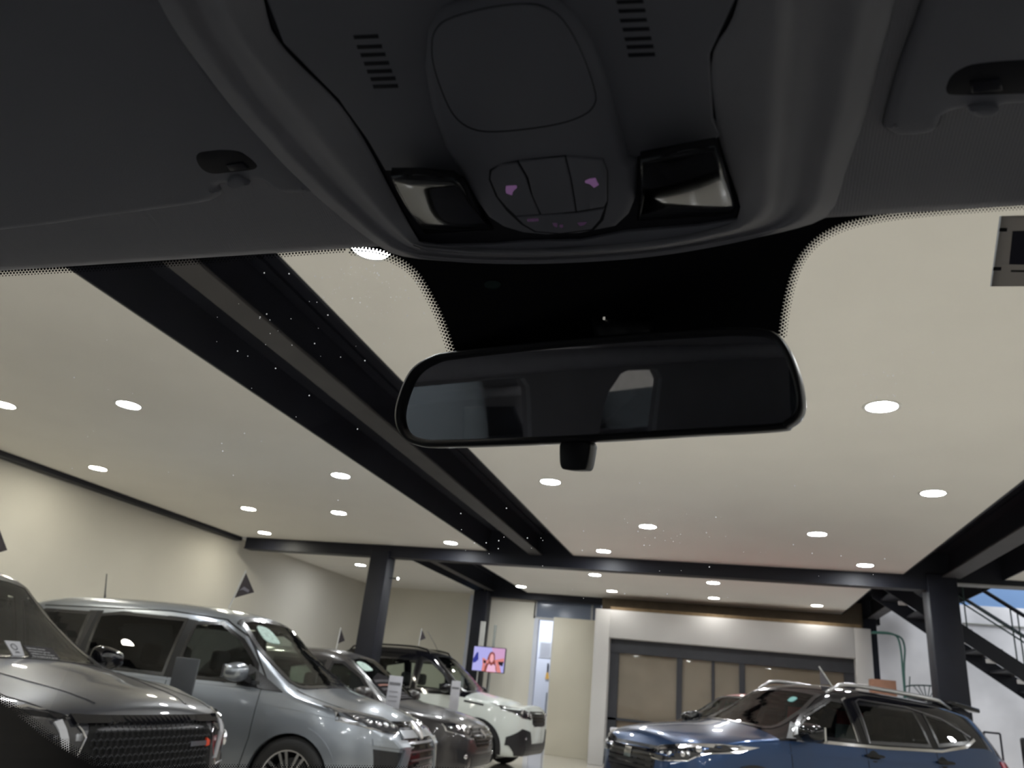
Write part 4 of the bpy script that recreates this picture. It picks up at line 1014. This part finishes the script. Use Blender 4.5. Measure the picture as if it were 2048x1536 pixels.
# ---------------- price stands and plain board
def stand(name, label, px, py0, py1, y, w, yaw, m):
    a = at_y(px, py0, y); t = empty(name, (a.x, y, 0), math.radians(yaw), label, 'sign'); b = at_y(px, py1, y)
    h = a.z; o = MB().box((-w/2, -.008, max(.4, b.z)), (w/2, .008, h)).build('board', m, t); bevel(o, .006)
    MB().tube([(0, .02, 0), (0, .02, h - .1)], .015).build('post', M_steel, t); MB().box((-.16, -.14, 0), (.16, .18, .012)).build('foot', M_steel, t)
    return t, h
t, h = stand('price_stand', 'tall white price board between the brown hatchback and white car, nearer one', 793, 1352, 1420, 8.9, .17, 0, mat('white_price_card', (.50, .50, .55), .5, noise=.06))
box('text_line', (-.07, -.011, h - .10), (.07, -.008, h - .07), M_ink, t)
for k in range(3): box('text_line', (-.06, -.011, h - .18 - .05*k), (.05, -.008, h - .165 - .05*k), mat('faint_print', (.30, .30, .33), .6, noise=.02), t)
t, h = stand('price_stand', 'narrow white price board standing in front of the white two-tone car', 913, 1362, 1430, 12.2, .15, 0, MATS['white_price_card'])
box('text_line', (-.06, -.011, h - .12), (.06, -.008, h - .09), M_ink, t)
t, h = stand('notice_stand', 'plain dark grey board standing between the grey and silver cars', 377, 1316, 1400, 5.3, .21, 0, mat('plain_slate_board', (.075, .08, .09), .7, noise=.03))

# ================================================================== CABIN OF THE CAR WE SIT IN (relative to the camera point)
O = Vector((0, 0, HC)); CX = -.08       # cabin centre line lies left of the camera
YH, ZH = .39, .262                       # header edge of the roof lining
def lev(px, py, h=0., s=.22):            # point on the lining plane lowered by h
    r = ray(px, py); t = (ZH - h + s * YH) / (r[2] + s * r[1]); return O + Vector(r * t)
def ws_y(x, z):                          # windscreen surface: forward distance at x, z
    d = (ZH - z); return YH - .004 + d / .60 - .9 * d * (x - CX)**2
def ws(px, py, off=0.):
    r = ray(px, py); a, b = .2, 2.5
    g = lambda t: r[1]*t - ws_y(r[0]*t, r[2]*t) + off
    for _ in range(40):
        m = (a + b) / 2
        if g(m) > 0: b = m
        else: a = m
    return O + Vector(r * a)
M_lining = mat('grey_knit_headlining', (.48, .475, .50), .95, bump=.15, bscale=900)
nt = M_lining.node_tree; wv = nt.nodes.new('ShaderNodeTexWave'); wv.inputs['Scale'].default_value = 190; wv.bands_direction = 'X'
tc_ = nt.nodes.new('ShaderNodeTexCoord'); nt.links.new(tc_.outputs['Object'], wv.inputs['Vector'])
bp_ = nt.nodes.new('ShaderNodeBump'); bp_.inputs['Strength'].default_value = .22; bp_.inputs['Distance'].default_value = .0008
nt.links.new(wv.outputs['Fac'], bp_.inputs['Height']); nt.links.new(bp_.outputs[0], nt.nodes['Principled BSDF'].inputs['Normal'])
M_trim = mat('grey_soft_trim', (.45, .445, .47), .75, noise=.04, nscale=30)
M_consolep = mat('dark_grey_console_plastic', (.27, .272, .305), .55, bump=.05, bscale=1500, noise=.03)
M_visor = mat('grey_visor_vinyl', (.31, .312, .345), .8, bump=.1, bscale=1200)
M_frit = mat('black_ceramic_frit', (.002, .002, .004), .5, spec=.2)
M_recess = mat('deep_black_recess', (.014, .014, .020), .6)

def plate(name, outline, h, m, parent, th=.004, bev=.0015, off_s=.22, back=.006, smooth_n=0, rings=3):
    """pillowed plate: outline in photo pixels laid on the lining plane at depth h, real thickness, rounded rim"""
    L = chaikin(outline, smooth_n) if smooth_n else [np.array(p, float) for p in outline]
    P0 = [lev(p[0], p[1], h, off_s) for p in L]
    nrm = Vector((0, -off_s, -1)).normalized() if True else None
    ux = Vector((1, 0, 0)); uy = nrm.cross(ux).normalized(); org = P0[0]
    Q = [((p - org).dot(ux), (p - org).dot(uy)) for p in P0]
    loops = []
    for k in range(rings + 1):
        a = math.pi / 2 * k / rings; loops.append(([tuple(q) for q in inset(Q, bev * (1 - math.cos(a)))] if k else Q, -bev + bev * math.sin(a)))
    V = []; Fc = []; n = len(Q)
    W = lambda q, z: org + ux * q[0] + uy * q[1] + nrm * z
    for q in Q: V.append(W(q, -back))
    for lp, z in loops:
        for q in lp: V.append(W(q, z))
    for k in range(rings + 1):
        for i in range(n): Fc.append((k*n + i, k*n + (i+1) % n, (k+1)*n + (i+1) % n, (k+1)*n + i))
    v2, f2 = fill2d([loops[-1][0]], None); b0 = len(V)
    V += [W(q, loops[-1][1]) for q in v2]; Fc += [tuple(b0 + i for i in t_) for t_ in f2]
    bm = bmesh.new(); vs = [bm.verts.new(v) for v in V]
    for f_ in Fc:
        try: bm.faces.new([vs[i] for i in f_])
        except ValueError: pass
    bmesh.ops.remove_doubles(bm, verts=bm.verts, dist=1e-6); bmesh.ops.recalc_face_normals(bm, faces=bm.faces)
    o = bmobj(name, bm, m, parent, True)
    return o
def resample(pts, n):
    P_ = [np.array(p, float) for p in catmull(pts, 10, False)]; d = [0]
    for a, b in zip(P_, P_[1:]): d.append(d[-1] + np.linalg.norm(b - a))
    out = []
    for i in range(n):
        t = d[-1] * i / (n - 1); k = min(int(np.searchsorted(d, t, side='right')) - 1, len(P_) - 2); u = (t - d[k]) / (d[k+1] - d[k] + 1e-9)
        out.append(P_[k] + (P_[k+1] - P_[k]) * u)
    return out

# roof lining with a rolled front lip
V = []; Fc = []; xs = np.linspace(-.86, .70, 60)
prof = [(YH - .002, ZH + .012), (YH - .0025, ZH + .001), (YH - .004, ZH - .0035), (YH - .010, ZH - .0035)] + [(YH - .008 - .22 * (i / 12), ZH + .22 * .22 * (i / 12) - .0035 * max(0, 1 - i / 3)) for i in range(1, 13)] + [(.16 - .08*i, ZH + .048 + .012 * math.sin(min(i, 6) / 6 * math.pi / 2)) for i in range(1, 26)]
for (y, z) in prof:
    for x in xs:
        u = abs(x - CX) / .78; dz = -.10 * max(0, u - .72)**1.5 * 3.0; V.append(O + Vector((x, y, z + dz + .0050 * (x + .36))))
n = len(xs)
for i in range(len(prof) - 1):
    for j in range(n - 1): Fc.append((i*n + j, i*n + j + 1, (i+1)*n + j + 1, (i+1)*n + j))
o = meshobj('headlining', V, Fc, M_lining, None, True); sd = o.modifiers.new('solid', 'SOLIDIFY'); sd.thickness = .006; sd.offset = -1
tag(o, 'ribbed grey knitted roof lining along the top edge of the windscreen', 'headlining')

# windscreen: pane, black frit, dots
wst = empty('windscreen', O, 0, 'curved windscreen in front of the viewer with black dotted border', 'windscreen')
def local(o):
    o.location = -O; return o
V = []; Fc = []; zs = np.linspace(ZH + .01, -.32, 36); xs = np.linspace(CX - .78, CX + .78, 50)
for z in zs:
    for x in xs: V.append(O + Vector((x, ws_y(x, z), z)))
n = len(xs)
for i in range(len(zs) - 1):
    for j in range(n - 1): Fc.append((i*n + j, i*n + j + 1, (i+1)*n + j + 1, (i+1)*n + j))
local(meshobj('pane', V, Fc, glassmat('windscreen_glass', (.97, .98, .97), .03), wst, True))
def frit(outline, name='frit_band', step=30, n=5, closedpts=None):
    L = dense([tuple(p) for p in outline], step); v, f = fill2d([L], step * 1.2)
    P_ = [ws(p[0], p[1], .0015) for p in v]; return local(meshobj(name, P_, f, M_frit, wst))
FL = [(-60, 546), (0, 541), (180, 531), (350, 520), (520, 506), (640, 496), (700, 493), (760, 500), (805, 518), (838, 545), (866, 590), (890, 640), (912, 705)]
FR = [(1556, 672), (1563, 620), (1574, 570), (1588, 530), (1606, 500), (1640, 468), (1690, 444), (1760, 428), (1850, 417), (1950, 409), (2048, 402), (2120, 397)]
FLs = catmull(FL, 5, False); FRs = catmull(FR, 5, False)
frit([(-60, 505)] + FLs + [(925, 745), (1240, 730), (1548, 705)] + FRs + [(2120, 370), (1600, 400), (900, 440)], step=24)
FB = catmull([(-60, 1376), (0, 1406), (45, 1440), (88, 1475), (140, 1507), (191, 1533), (260, 1545), (460, 1546), (900, 1552), (1400, 1575), (2000, 1640)], 6, False)
frit(FB + [(2000, 1720), (900, 1640), (-60, 1640), (-200, 1560), (-200, 1300)], step=24)
D = MB()
def dots(path, side, rows, step=7.2):
    P_ = [np.array(p, float) for p in path]; d = [0]
    for a, b in zip(P_, P_[1:]): d.append(d[-1] + np.linalg.norm(b - a))
    for ri, (off, rad) in enumerate(rows):
        t = (ri % 2) * step / 2
        while t < d[-1]:
            k = min(int(np.searchsorted(d, t, side='right')) - 1, len(P_) - 2); e = P_[k+1] - P_[k]; L_ = np.linalg.norm(e) + 1e-9
            p = P_[k] + e * ((t - d[k]) / L_); nn = np.array([-e[1], e[0]]) / L_ * side; q = p + nn * off
            n0 = len(D.v)
            for j in range(6):
                an = j * math.pi / 3; D.v.append(ws(q[0] + rad * math.cos(an), q[1] + rad * math.sin(an), .0015))
            D.f.append(tuple(range(n0, n0 + 6))); t += step
RW = [(1.5, 3.6), (7.0, 3.0), (12.0, 2.1), (16.5, 1.3)]
dots([p for p in FLs if p[0] > 690], 1, RW); dots([p for p in FRs if p[0] < 1720], 1, RW)
dots([p for p in FLs if p[0] < 700], 1, [(1.5, 3.0), (6.5, 2.4), (11, 1.5)], 6.5); dots([p for p in FRs if p[0] > 1712], 1, [(1.5, 3.4), (7, 2.8), (12, 2.1), (16, 1.3)], 7)
dots(FB, -1, [(1.5, 2.6), (5.5, 2.2), (9.5, 1.8), (13.5, 1.4), (17, 1.0)], 5.2)
o = local(D.build('frit_dots', M_frit, wst)); o['kind'] = 'stuff'
# dust specks on the glass near the bright lamp
M_dust = bpy.data.materials.new('pale_dust'); M_dust.use_nodes = True; nt = M_dust.node_tree; b_ = nt.nodes['Principled BSDF']
b_.inputs['Base Color'].default_value = (.8, .8, .8, 1); tr = nt.nodes.new('ShaderNodeBsdfTranslucent'); tr.inputs[0].default_value = (.9, .9, .95, 1); mx = nt.nodes.new('ShaderNodeMixShader')
nt.links.new(b_.outputs[0], mx.inputs[1]); nt.links.new(tr.outputs[0], mx.inputs[2]); nt.links.new(mx.outputs[0], nt.nodes['Material Output'].inputs[0])
rnd = random.Random(7); D = MB()
for (cx_, cy_, sx_, sy_, k_) in ((745, 570, 50, 45, 90), (640, 640, 160, 90, 45), (1000, 1080, 90, 40, 20), (1300, 1075, 120, 40, 30), (1790, 770, 60, 60, 30), (320, 860, 200, 120, 30), (1480, 1100, 200, 60, 26)):
    for _ in range(k_):
        px_, py_ = rnd.gauss(cx_, sx_), rnd.gauss(cy_, sy_); rr = rnd.choice((.8, 1.0, 1.2, 1.7)); n0 = len(D.v)
        for j in range(5):
            an = j * 1.2566; D.v.append(ws(px_ + rr * math.cos(an), py_ + rr * math.sin(an), -.001))
        D.f.append(tuple(range(n0, n0 + 5)))
o = local(D.build('dust_specks', M_dust, wst)); o['kind'] = 'stuff'
# small bright slot and a dark green patch painting a faint reflection on the frit
c_ = ws(1208, 639, .004); local(MB().box(c_ - Vector((.0007, .0004, .002)), c_ + Vector((.0007, .0004, .002))).build('sensor_slot', mat('pale_slot', (.6, .58, .5), .5, emis=(1, .95, .85), estr=.25), wst))['label'] = 'tiny bright slot in the black band'
c_ = ws(985, 569, .004); L_ = [ws(985 + 17*math.cos(a), 569 + 8*math.sin(a), .003) for a in np.linspace(0, 2*math.pi, 16, endpoint=False)]
local(MB().prism(L_, (0, .001, 0)).build('green_reflection', mat('dark_green_reflection', (.004, .03, .024), .3, noise=.1), wst))['label'] = 'faint dark green reflection painted as a patch'

def translucent(name, col):
    m = bpy.data.materials.new(name); m.use_nodes = True; n_ = m.node_tree; b = n_.nodes['Principled BSDF']; b.inputs['Base Color'].default_value = (*col, 1); b.inputs['Roughness'].default_value = .4
    t_ = n_.nodes.new('ShaderNodeBsdfTranslucent'); t_.inputs[0].default_value = (*col, 1); x_ = n_.nodes.new('ShaderNodeMixShader'); x_.inputs[0].default_value = .6
    n_.links.new(b.outputs[0], x_.inputs[1]); n_.links.new(t_.outputs[0], x_.inputs[2]); n_.links.new(x_.outputs[0], n_.nodes['Material Output'].inputs[0]); return m
# plastic tag holder stuck to the glass at the upper right
tg_ = empty('tag_holder', O, 0, 'grey plastic tag holder stuck on the glass at the right edge of view', 'tag holder')
def gplate(name, pts, o0, o1, m):
    A_ = [ws(a, b, o0) for a, b in pts]; B_ = [ws(a, b, o1) for a, b in pts]; n_ = len(pts)
    return local(meshobj(name, A_ + B_, [tuple(range(n_)), tuple(range(2*n_ - 1, n_ - 1, -1))] + [(i, n_ + i, n_ + (i+1) % n_, (i+1) % n_) for i in range(n_)], m, tg_))
gplate('holder_frame', [(2003, 432), (2160, 427), (2150, 572), (1983, 573)], .0015, .008, translucent('grey_tag_plastic', (.42, .40, .38)))
gplate('bright_edge', [(1999, 432), (2004, 432), (1985, 573), (1980, 573)], .0015, .007, translucent('clear_edge_plastic', (.9, .92, .95)))
gplate('tag_insert', [(2025, 462), (2120, 460), (2116, 530), (2018, 529)], .008, .0088, mat('dark_blue_insert', (.05, .05, .075), .4, noise=.05))
gplate('insert_line', [(2022, 540), (2120, 541), (2120, 545), (2021, 544)], .008, .0085, M_black)
for a_, b_ in ((1999, 456), (1987, 534)): gplate('clip', [(a_, b_), (a_ + 16, b_), (a_ + 15, b_ + 7), (a_ - 1, b_ + 7)], .008, .009, M_black)

# overhead console: rolled surround + panel + lenses + buttons
con = empty('overhead_console', O, 0, 'grey overhead console with map lights, buttons and glasses holder above the mirror', 'console')
def loc_plate(*a, **k): return local(plate(*a, **k))
C0 = [(215, -330), (300, -20), (418, 164), (520, 285), (609, 375), (742, 484), (826, 518), (1044, 527), (1253, 516), (1439, 490), (1600, 457), (1668, 425), (1697, 340), (1735, 230), (1765, 120), (1800, -20), (1850, -330)]
C1 = [(300, -330), (426, 0), (508, 137), (585, 238), (664, 332), (800, 474), (880, 502), (1044, 511), (1276, 500), (1439, 472), (1527, 446), (1553, 417), (1562, 340), (1571, 270), (1580, 130), (1588, 0), (1600, -330)]
C2 = [(470, -330), (527, 0), (562, 90), (672, 203), (729, 283), (784, 385), (838, 480), (868, 491), (1050, 498), (1276, 484), (1400, 462), (1470, 442), (1480, 410), (1450, 320), (1432, 240), (1425, 111), (1476, 0), (1520, -330)]
NN = 90; R0, R1, R2 = resample(C0, NN), resample(C1, NN), resample(C2, NN)
V = []; rows = []
for i in range(NN):
    row = []
    for (A_, B_, ha, hb, steps, shp) in ((R0, R1, .000, .020, 14, 'a'), (R1, R2, .020, .021, 12, 'b')):
        for k in range(steps + (1 if shp == 'b' else 0)):
            t = k / steps; p = A_[i] * (1 - t) + B_[i] * t
            if shp == 'a': h = .016 * min(1, t / .35) ** .5 if t < .35 else .016 - .003 * math.sin((t - .35) / .65 * math.pi) ** 2
            else: h = .016 + .007 * math.sin(min(t / .25, 1) * math.pi / 2) - .004 * max(0, (t - .25) / .75) ** 1.5
            if k == 0 and shp == 'a': h = -.004
            V.append(lev(p[0], p[1], h))
            row.append(len(V) - 1)
    rows.append(row)
Fc = [(rows[i][k], rows[i+1][k], rows[i+1][k+1], rows[i][k+1]) for i in range(NN - 1) for k in range(len(rows[0]) - 1)]
o = local(meshobj('surround', V, Fc, M_trim, con, True)); sd = o.modifiers.new('solid', 'SOLIDIFY'); sd.thickness = .003; sd.offset = -1
# dark bed under everything, then the plastic panel pieces with thin gaps
loc_plate('bed', [tuple(p) for p in R2], .0175, M_recess, con, back=.012)
hp = .0205
left_lens = [(775, 352), (840, 352), (908, 358), (926, 372), (949, 408), (973, 441), (1008, 466), (985, 484), (930, 487), (870, 487), (845, 474), (812, 427), (788, 384)]
right_lens = [(1276, 322), (1350, 308), (1434, 293), (1452, 353), (1476, 412), (1470, 434), (1400, 444), (1290, 452), (1262, 450), (1272, 430), (1278, 395)]
tongue = [(928, 366), (951, 408), (975, 440), (1006, 460), (1046, 472), (1091, 476), (1160, 473), (1232, 459), (1257, 436), (1271, 403), (1274, 330), (1256, 320), (1233, 240), (1215, 175), (1186, 100), (1150, 40), (1110, 5), (1050, -10), (1000, -8), (930, 5), (880, 22), (852, 70), (846, 140), (860, 220), (888, 300)]
C2i = [(478, -330), (532, 0), (566, 88), (677, 201), (734, 281), (770, 343)]
main_l = C2i + [(843, 343), (905, 348), (935, 358), (900, 300), (872, 222), (860, 140), (866, 76), (892, 34), (935, 10), (1002, 4), (1002, -330)]
main_r = [(1004, -330), (1004, 4), (1050, 4), (1100, 14), (1136, 48), (1172, 106), (1200, 178), (1218, 244), (1240, 322), (1262, 318), (1350, 300), (1426, 285), (1444, 270), (1427, 240), (1420, 111), (1471, 0), (1514, -330)]
loc_plate('panel', main_l, hp - .001, M_consolep, con); loc_plate('panel', main_r, hp - .001, M_consolep, con)
tg = loc_plate('centre_panel', tongue, hp + .004, M_consolep, con, bev=.005, back=.010, rings=5)
front_lip = [(838, 486), (872, 492), (985, 490), (1050, 484), (1160, 482), (1250, 464), (1400, 452), (1475, 440), (1472, 446), (1400, 466), (1276, 488), (1050, 501), (868, 495)]
loc_plate('front_lip', front_lip, hp - .001, M_consolep, con, bev=.0008)
M_lensin = mat('lamp_lens_smoked', (.045, .047, .05), .10, metal=1, coat=.5)
for nm, ol in (('map_light_lens', left_lens), ('map_light_lens', right_lens)):
    q = inset([np.array(p, float) for p in ol], 4)
    g = loc_plate(nm, [tuple(p) for p in q], hp - .0130, M_lensin, con, bev=.002, off_s=-.15)
lid = chaikin([(868, 60), (891, 37), (975, 14), (1058, 5), (1105, 19), (1137, 51), (1170, 116), (1193, 186), (1193, 209), (1174, 232), (1114, 253), (998, 267), (947, 264), (910, 241), (887, 199), (863, 130), (861, 84)], 2)
hl_ = hp + .0055
loc_plate('lid_gap', [tuple(p) for p in lid], hl_ - .0011, M_recess, con, bev=.0005, back=.002)
loc_plate('glasses_holder_lid', [tuple(p) for p in inset(lid, 2.5)], hl_ - .0004, M_consolep, con, bev=.0008, back=.002)['label'] = 'rounded square lid'
# button cluster
bt_l = [(984, 345), (1000, 333), (1033, 328), (1050, 358), (1060, 391), (1077, 428), (1032, 431), (1014, 414), (997, 394), (982, 359)]
bt_m = [(1040, 325), (1128, 317), (1139, 361), (1146, 403), (1149, 423), (1083, 428), (1066, 391), (1058, 356)]
bt_r = [(1134, 316), (1204, 322), (1212, 344), (1212, 403), (1207, 413), (1155, 422), (1152, 403), (1145, 361)]
bt_s = [(1036, 436), (1078, 433), (1150, 429), (1206, 420), (1198, 440), (1182, 458), (1120, 466), (1072, 462), (1048, 448)]
loc_plate('button_well', [(979, 341), (1001, 329), (1040, 321), (1130, 312), (1206, 319), (1216, 344), (1216, 405), (1207, 441), (1188, 461), (1120, 469), (1069, 465), (1042, 450), (1013, 423), (991, 394), (977, 360)], hp + .0046, M_recess, con, bev=.0004, back=.002)
M_icon = mat('violet_backlit_icon', (.05, .04, .05), .5, emis=(.60, .30, .68), estr=.16)
M_icon2 = mat('dim_violet_icon', (.05, .04, .05), .5, emis=(.50, .25, .55), estr=.055)
for nm, ol in (('button', bt_l), ('button', bt_m), ('button', bt_r), ('button_strip', bt_s)):
    b_ = loc_plate(nm, [tuple(q_) for q_ in inset([np.array(q_, float) for q_ in ol], -1.6)], hp + .0056, M_consolep, con, bev=.0008, back=.002)
    if ol is bt_l: icons = [([(1012, 372), (1033, 371), (1034, 376), (1026, 383), (1024, 391), (1012, 387), (1011, 380)], M_icon)]
    elif ol is bt_r: icons = [([(1170, 362), (1178, 358), (1191, 356), (1194, 364), (1198, 370), (1188, 376), (1180, 369), (1170, 366)], M_icon)]
    elif ol is bt_s: icons = [([(1054, 438), (1077, 437), (1077, 443), (1055, 444)], M_icon2), ([(1105, 446), (1115, 447), (1114, 456), (1107, 452)], M_icon2), ([(1119, 450), (1126, 449), (1126, 456), (1120, 456)], M_icon2), ([(1154, 446), (1174, 444), (1170, 450), (1160, 453)], M_icon2)]
    else: icons = []
    for ic, mm in icons:
        i_ = plate('icon', ic, hp + .0058, mm, b_, bev=.0002, back=.0003)
# vent slots
for pts, w_ in (([(706, 75), (713, 95), (720, 111), (727, 128), (733, 144), (740, 159), (745, 174)], 50), ([(1232, 5), (1236, 23), (1239, 42), (1244, 60), (1248, 79), (1252, 95), (1255, 111)], 54)):
    for (x_, y_) in pts:
        loc_plate('vent_slot', [(x_, y_ - 4), (x_ + w_, y_ - 6), (x_ + w_ + 2, y_ + 2), (x_ + 2, y_ + 4)], hp - .0008, M_recess, con, bev=.0002, back=.001)

# sun visors
def visor(outline, pocket, clip, label, cl):
    t = empty('sun_visor', O, 0, label, 'sun visor')
    o = local(plate('visor_panel', outline, .006, M_visor, t, bev=.006, back=.004, rings=5))
    p = local(plate('clip_pocket', pocket, .0062, M_recess, t, bev=.0004, back=.001))
    p2 = plate('clip_bar', clip, .0072, mat('dark_blue_black_plastic', (.012, .012, .022), .35), p, bev=.0008, back=.002)
    q = local(plate('visor_hook', cl, .009, M_visor, t, bev=.002, back=.004))
    return t
visor(catmull([(-500, 540), (-200, 498), (0, 467), (100, 455), (195, 441), (352, 420), (414, 410), (436, 400), (440, 388), (434, 377), (460, 371), (500, 367), (523, 367), (543, 381), (562, 391), (586, 392), (625, 384), (560, 300), (440, 170), (330, -10), (250, -250), (-500, -250)], 4),
      catmull([(392, 318), (398, 306), (420, 302), (445, 300), (477, 303), (496, 314), (512, 328), (513, 336), (500, 341), (461, 345), (425, 348), (403, 338)], 3),
      [(452, 331), (484, 325), (498, 339), (460, 343)], 'large grey folded sun visor at the upper left of the cabin',
      catmull([(452, 372), (460, 358), (475, 355), (490, 365), (497, 373), (480, 378), (465, 379)], 3))
visor(catmull([(2600, 190), (2300, 205), (2048, 216), (2006, 219), (1990, 228), (1960, 232), (1935, 227), (1908, 230), (1888, 240), (1878, 262), (1860, 274), (1830, 279), (1795, 279), (1775, 268), (1769, 250), (1800, 140), (1850, 0), (1900, -200), (2600, -200)], 4),
      catmull([(1893, 185), (1900, 156), (1924, 137), (1959, 127), (2048, 120), (2110, 122), (2110, 184), (2048, 188), (1924, 191)], 3),
      [(1940, 165), (2000, 158), (2006, 182), (1944, 188)], 'grey folded sun visor at the upper right of the cabin',
      catmull([(1937, 224), (1950, 216), (1985, 214), (2000, 222), (1985, 236), (1955, 237)], 3))

# interior mirror
mn = Vector((-.268, -.943, -.198)).normalized()
mp = O + Vector(ray(1200, 780)) * .475
def onm(px, py, back=0.):
    r = Vector(ray(px, py)); q = mp - mn * back; t = (q - O).dot(mn) / r.dot(mn); return O + r * t
MO = catmull([(792, 840), (798, 795), (822, 742), (862, 713), (920, 700), (1145, 676), (1409, 657), (1500, 655), (1545, 662), (1575, 690), (1598, 745), (1608, 800), (1602, 832), (1580, 852), (1550, 862), (1365, 873), (1145, 886), (900, 895), (840, 893), (806, 876)], 5)
rm = empty('rear_view_mirror', mp, 0, 'black framed rear-view mirror hanging in front of the windscreen', 'mirror')
cen = np.array([1200., 778.])
def mring(k): return [cen + (np.array(p) - cen) * k for p in MO]
def minset(d): return inset(MO, d)
R_ = [(minset(17), .0020), (minset(15), -.0005), (minset(9), -.0035), (minset(3), -.0030), (MO, .002), (minset(2), .010), (minset(12), .020), (minset(35), .027), (minset(70), .030)]
V = []; Fc = []; n = len(MO)
for lp, bk in R_:
    base = [onm(p[0], p[1]) for p in lp]
    V += [q - mn * bk - mp for q in base]
for k in range(len(R_) - 1):
    for i in range(n): Fc.append((k*n + i, (k+1)*n + i, (k+1)*n + (i+1) % n, k*n + (i+1) % n))
Fc.append(tuple((len(R_) - 1)*n + i for i in range(n)))
meshobj('housing', V, Fc, mat('black_mirror_housing', (.004, .004, .006), .35), rm, True)
M_mirror = bpy.data.materials.new('dimmed_mirror'); M_mirror.use_nodes = True; b_ = M_mirror.node_tree.nodes['Principled BSDF']
b_.inputs['Base Color'].default_value = (.62, .63, .68, 1); b_.inputs['Metallic'].default_value = 1; b_.inputs['Roughness'].default_value = .02
lp = minset(15); V = [onm(p[0], p[1], .0015) - mp for p in lp]; meshobj('mirror_glass', V, [tuple(range(len(V)))], M_mirror, rm)
TB = chaikin([(1118, 880), (1182, 878), (1178, 905), (1172, 938), (1162, 941), (1128, 940), (1118, 934), (1117, 900)], 2)
V = [onm(p[0], p[1], -.001) - mp for p in TB]; o = MB().prism(V, -mn * .012).build('dimming_tab', M_black, rm); bevel(o, .0015)
a = onm(1230, 765, .028) - mp; b = ws(1245, 640, .002) - mp
MB().tube([a, a + Vector((0, .02, .01)), b], .011, 12, radii=[.010, .011, .020]).build('mount_arm', M_black, rm, True)

# rest of the cabin shell: side panels, pillars, dash, seats, rear
cab = empty('cabin_shell', O + Vector((CX, 0, 0)), 0, 'dark cabin sides, pillars and dashboard around the viewer', 'car interior')
M_cab = mat('dark_grey_cabin_lining', (.32, .315, .33), .85, noise=.05)
M_tint = glassmat('tinted_side_glass', (.40, .44, .48), 1.)
for sg in (-1, 1):
    x = sg * .72
    outer = [(-1.9, -.16), (.66, -.16), (.58, .0), (.40, .25), (-1.9, .30)]
    h1 = chaikin([(-.20, -.13), (.56, -.13), (.30, .225), (-.22, .236), (-.235, .215)], 1, .1); h2 = chaikin([(-.36, -.13), (-.385, .03), (-.46, .185), (-.53, .238), (-.68, .236), (-.62, .09), (-.58, -.13)], 1, .15); h3 = [(-1.25, -.10), (-1.7, -.06), (-1.6, .20), (-1.3, .22)]
    v, f = fill2d([dense(l_, .1) for l_ in (outer, h1, h2, h3)], .12)
    o = meshobj('side_frame', [(x, p_[0], p_[1]) for p_ in v], f, M_cab, cab); sd = o.modifiers.new('solid', 'SOLIDIFY'); sd.thickness = .025; sd.offset = sg
    for nm, h_ in (('front_side_pane', h1), ('rear_side_pane', h2), ('quarter_pane', h3)):
        MB().prism([(x + sg*.012, p_[0], p_[1]) for p_ in h_], (sg*.003, 0, 0)).build(nm, M_tint, cab)
    a_, b_ = sorted((x, x + sg*.05)); box('door_trim', (a_, -1.9, -.95), (b_, .70, -.16), M_cab, cab)
    MB().tube([(x, -1.9, .27), (x, -.5, .268), (x - sg*.01, .30, .255), (x, .45, .21)], .022, 10).build('roof_rail_trim', M_trim, cab, True)
    pts = [Vector((sg * .85, ws_y(CX + sg * .80, z) + .03, z)) for z in np.linspace(ZH, -.32, 14)]
    MB().tube(pts, .035, 10).build('windscreen_pillar', M_black, cab, True)
    t_ = MB().box((sg*.36 - .23, -.62, -.75), (sg*.36 + .23, -.42, -.12)).build('seat_back', M_cab, cab); bevel(t_, .06, 3)
    h_ = MB().box((sg*.36 - .13, -.60, -.10), (sg*.36 + .13, -.48, .08)).build('headrest', M_cab, t_); bevel(h_, .04, 3)
box('rear_wall', (-.80, -1.95, -.95), (.80, -1.9, .05), M_cab, cab)
MB().prism([(-.62, -1.92, .05), (.62, -1.92, .05), (.55, -1.88, .22), (-.55, -1.88, .22)], (0, .004, 0)).build('rear_pane', M_tint, cab)
box('floor_carpet', (-.80, -1.95, -1.0), (.80, 1.1, -.95), M_cab, cab)
MB().prism([(-.80, .62, -.36), (-.80, 1.02, -.30), (-.80, 1.30, -.34), (-.80, 1.30, -.95), (-.80, .62, -.95)], (1.6, 0, 0)).build('dashboard', mat('black_dashboard', (.02, .02, .022), .7, bump=.1, bscale=400), cab)
MB().box((-.84, -1.95, .34), (.84, .30, .37)).build('roof_skin', mat('outer_roof_paint', (.05, .05, .055), .3, metal=.5, coat=1, noise=.02), cab)
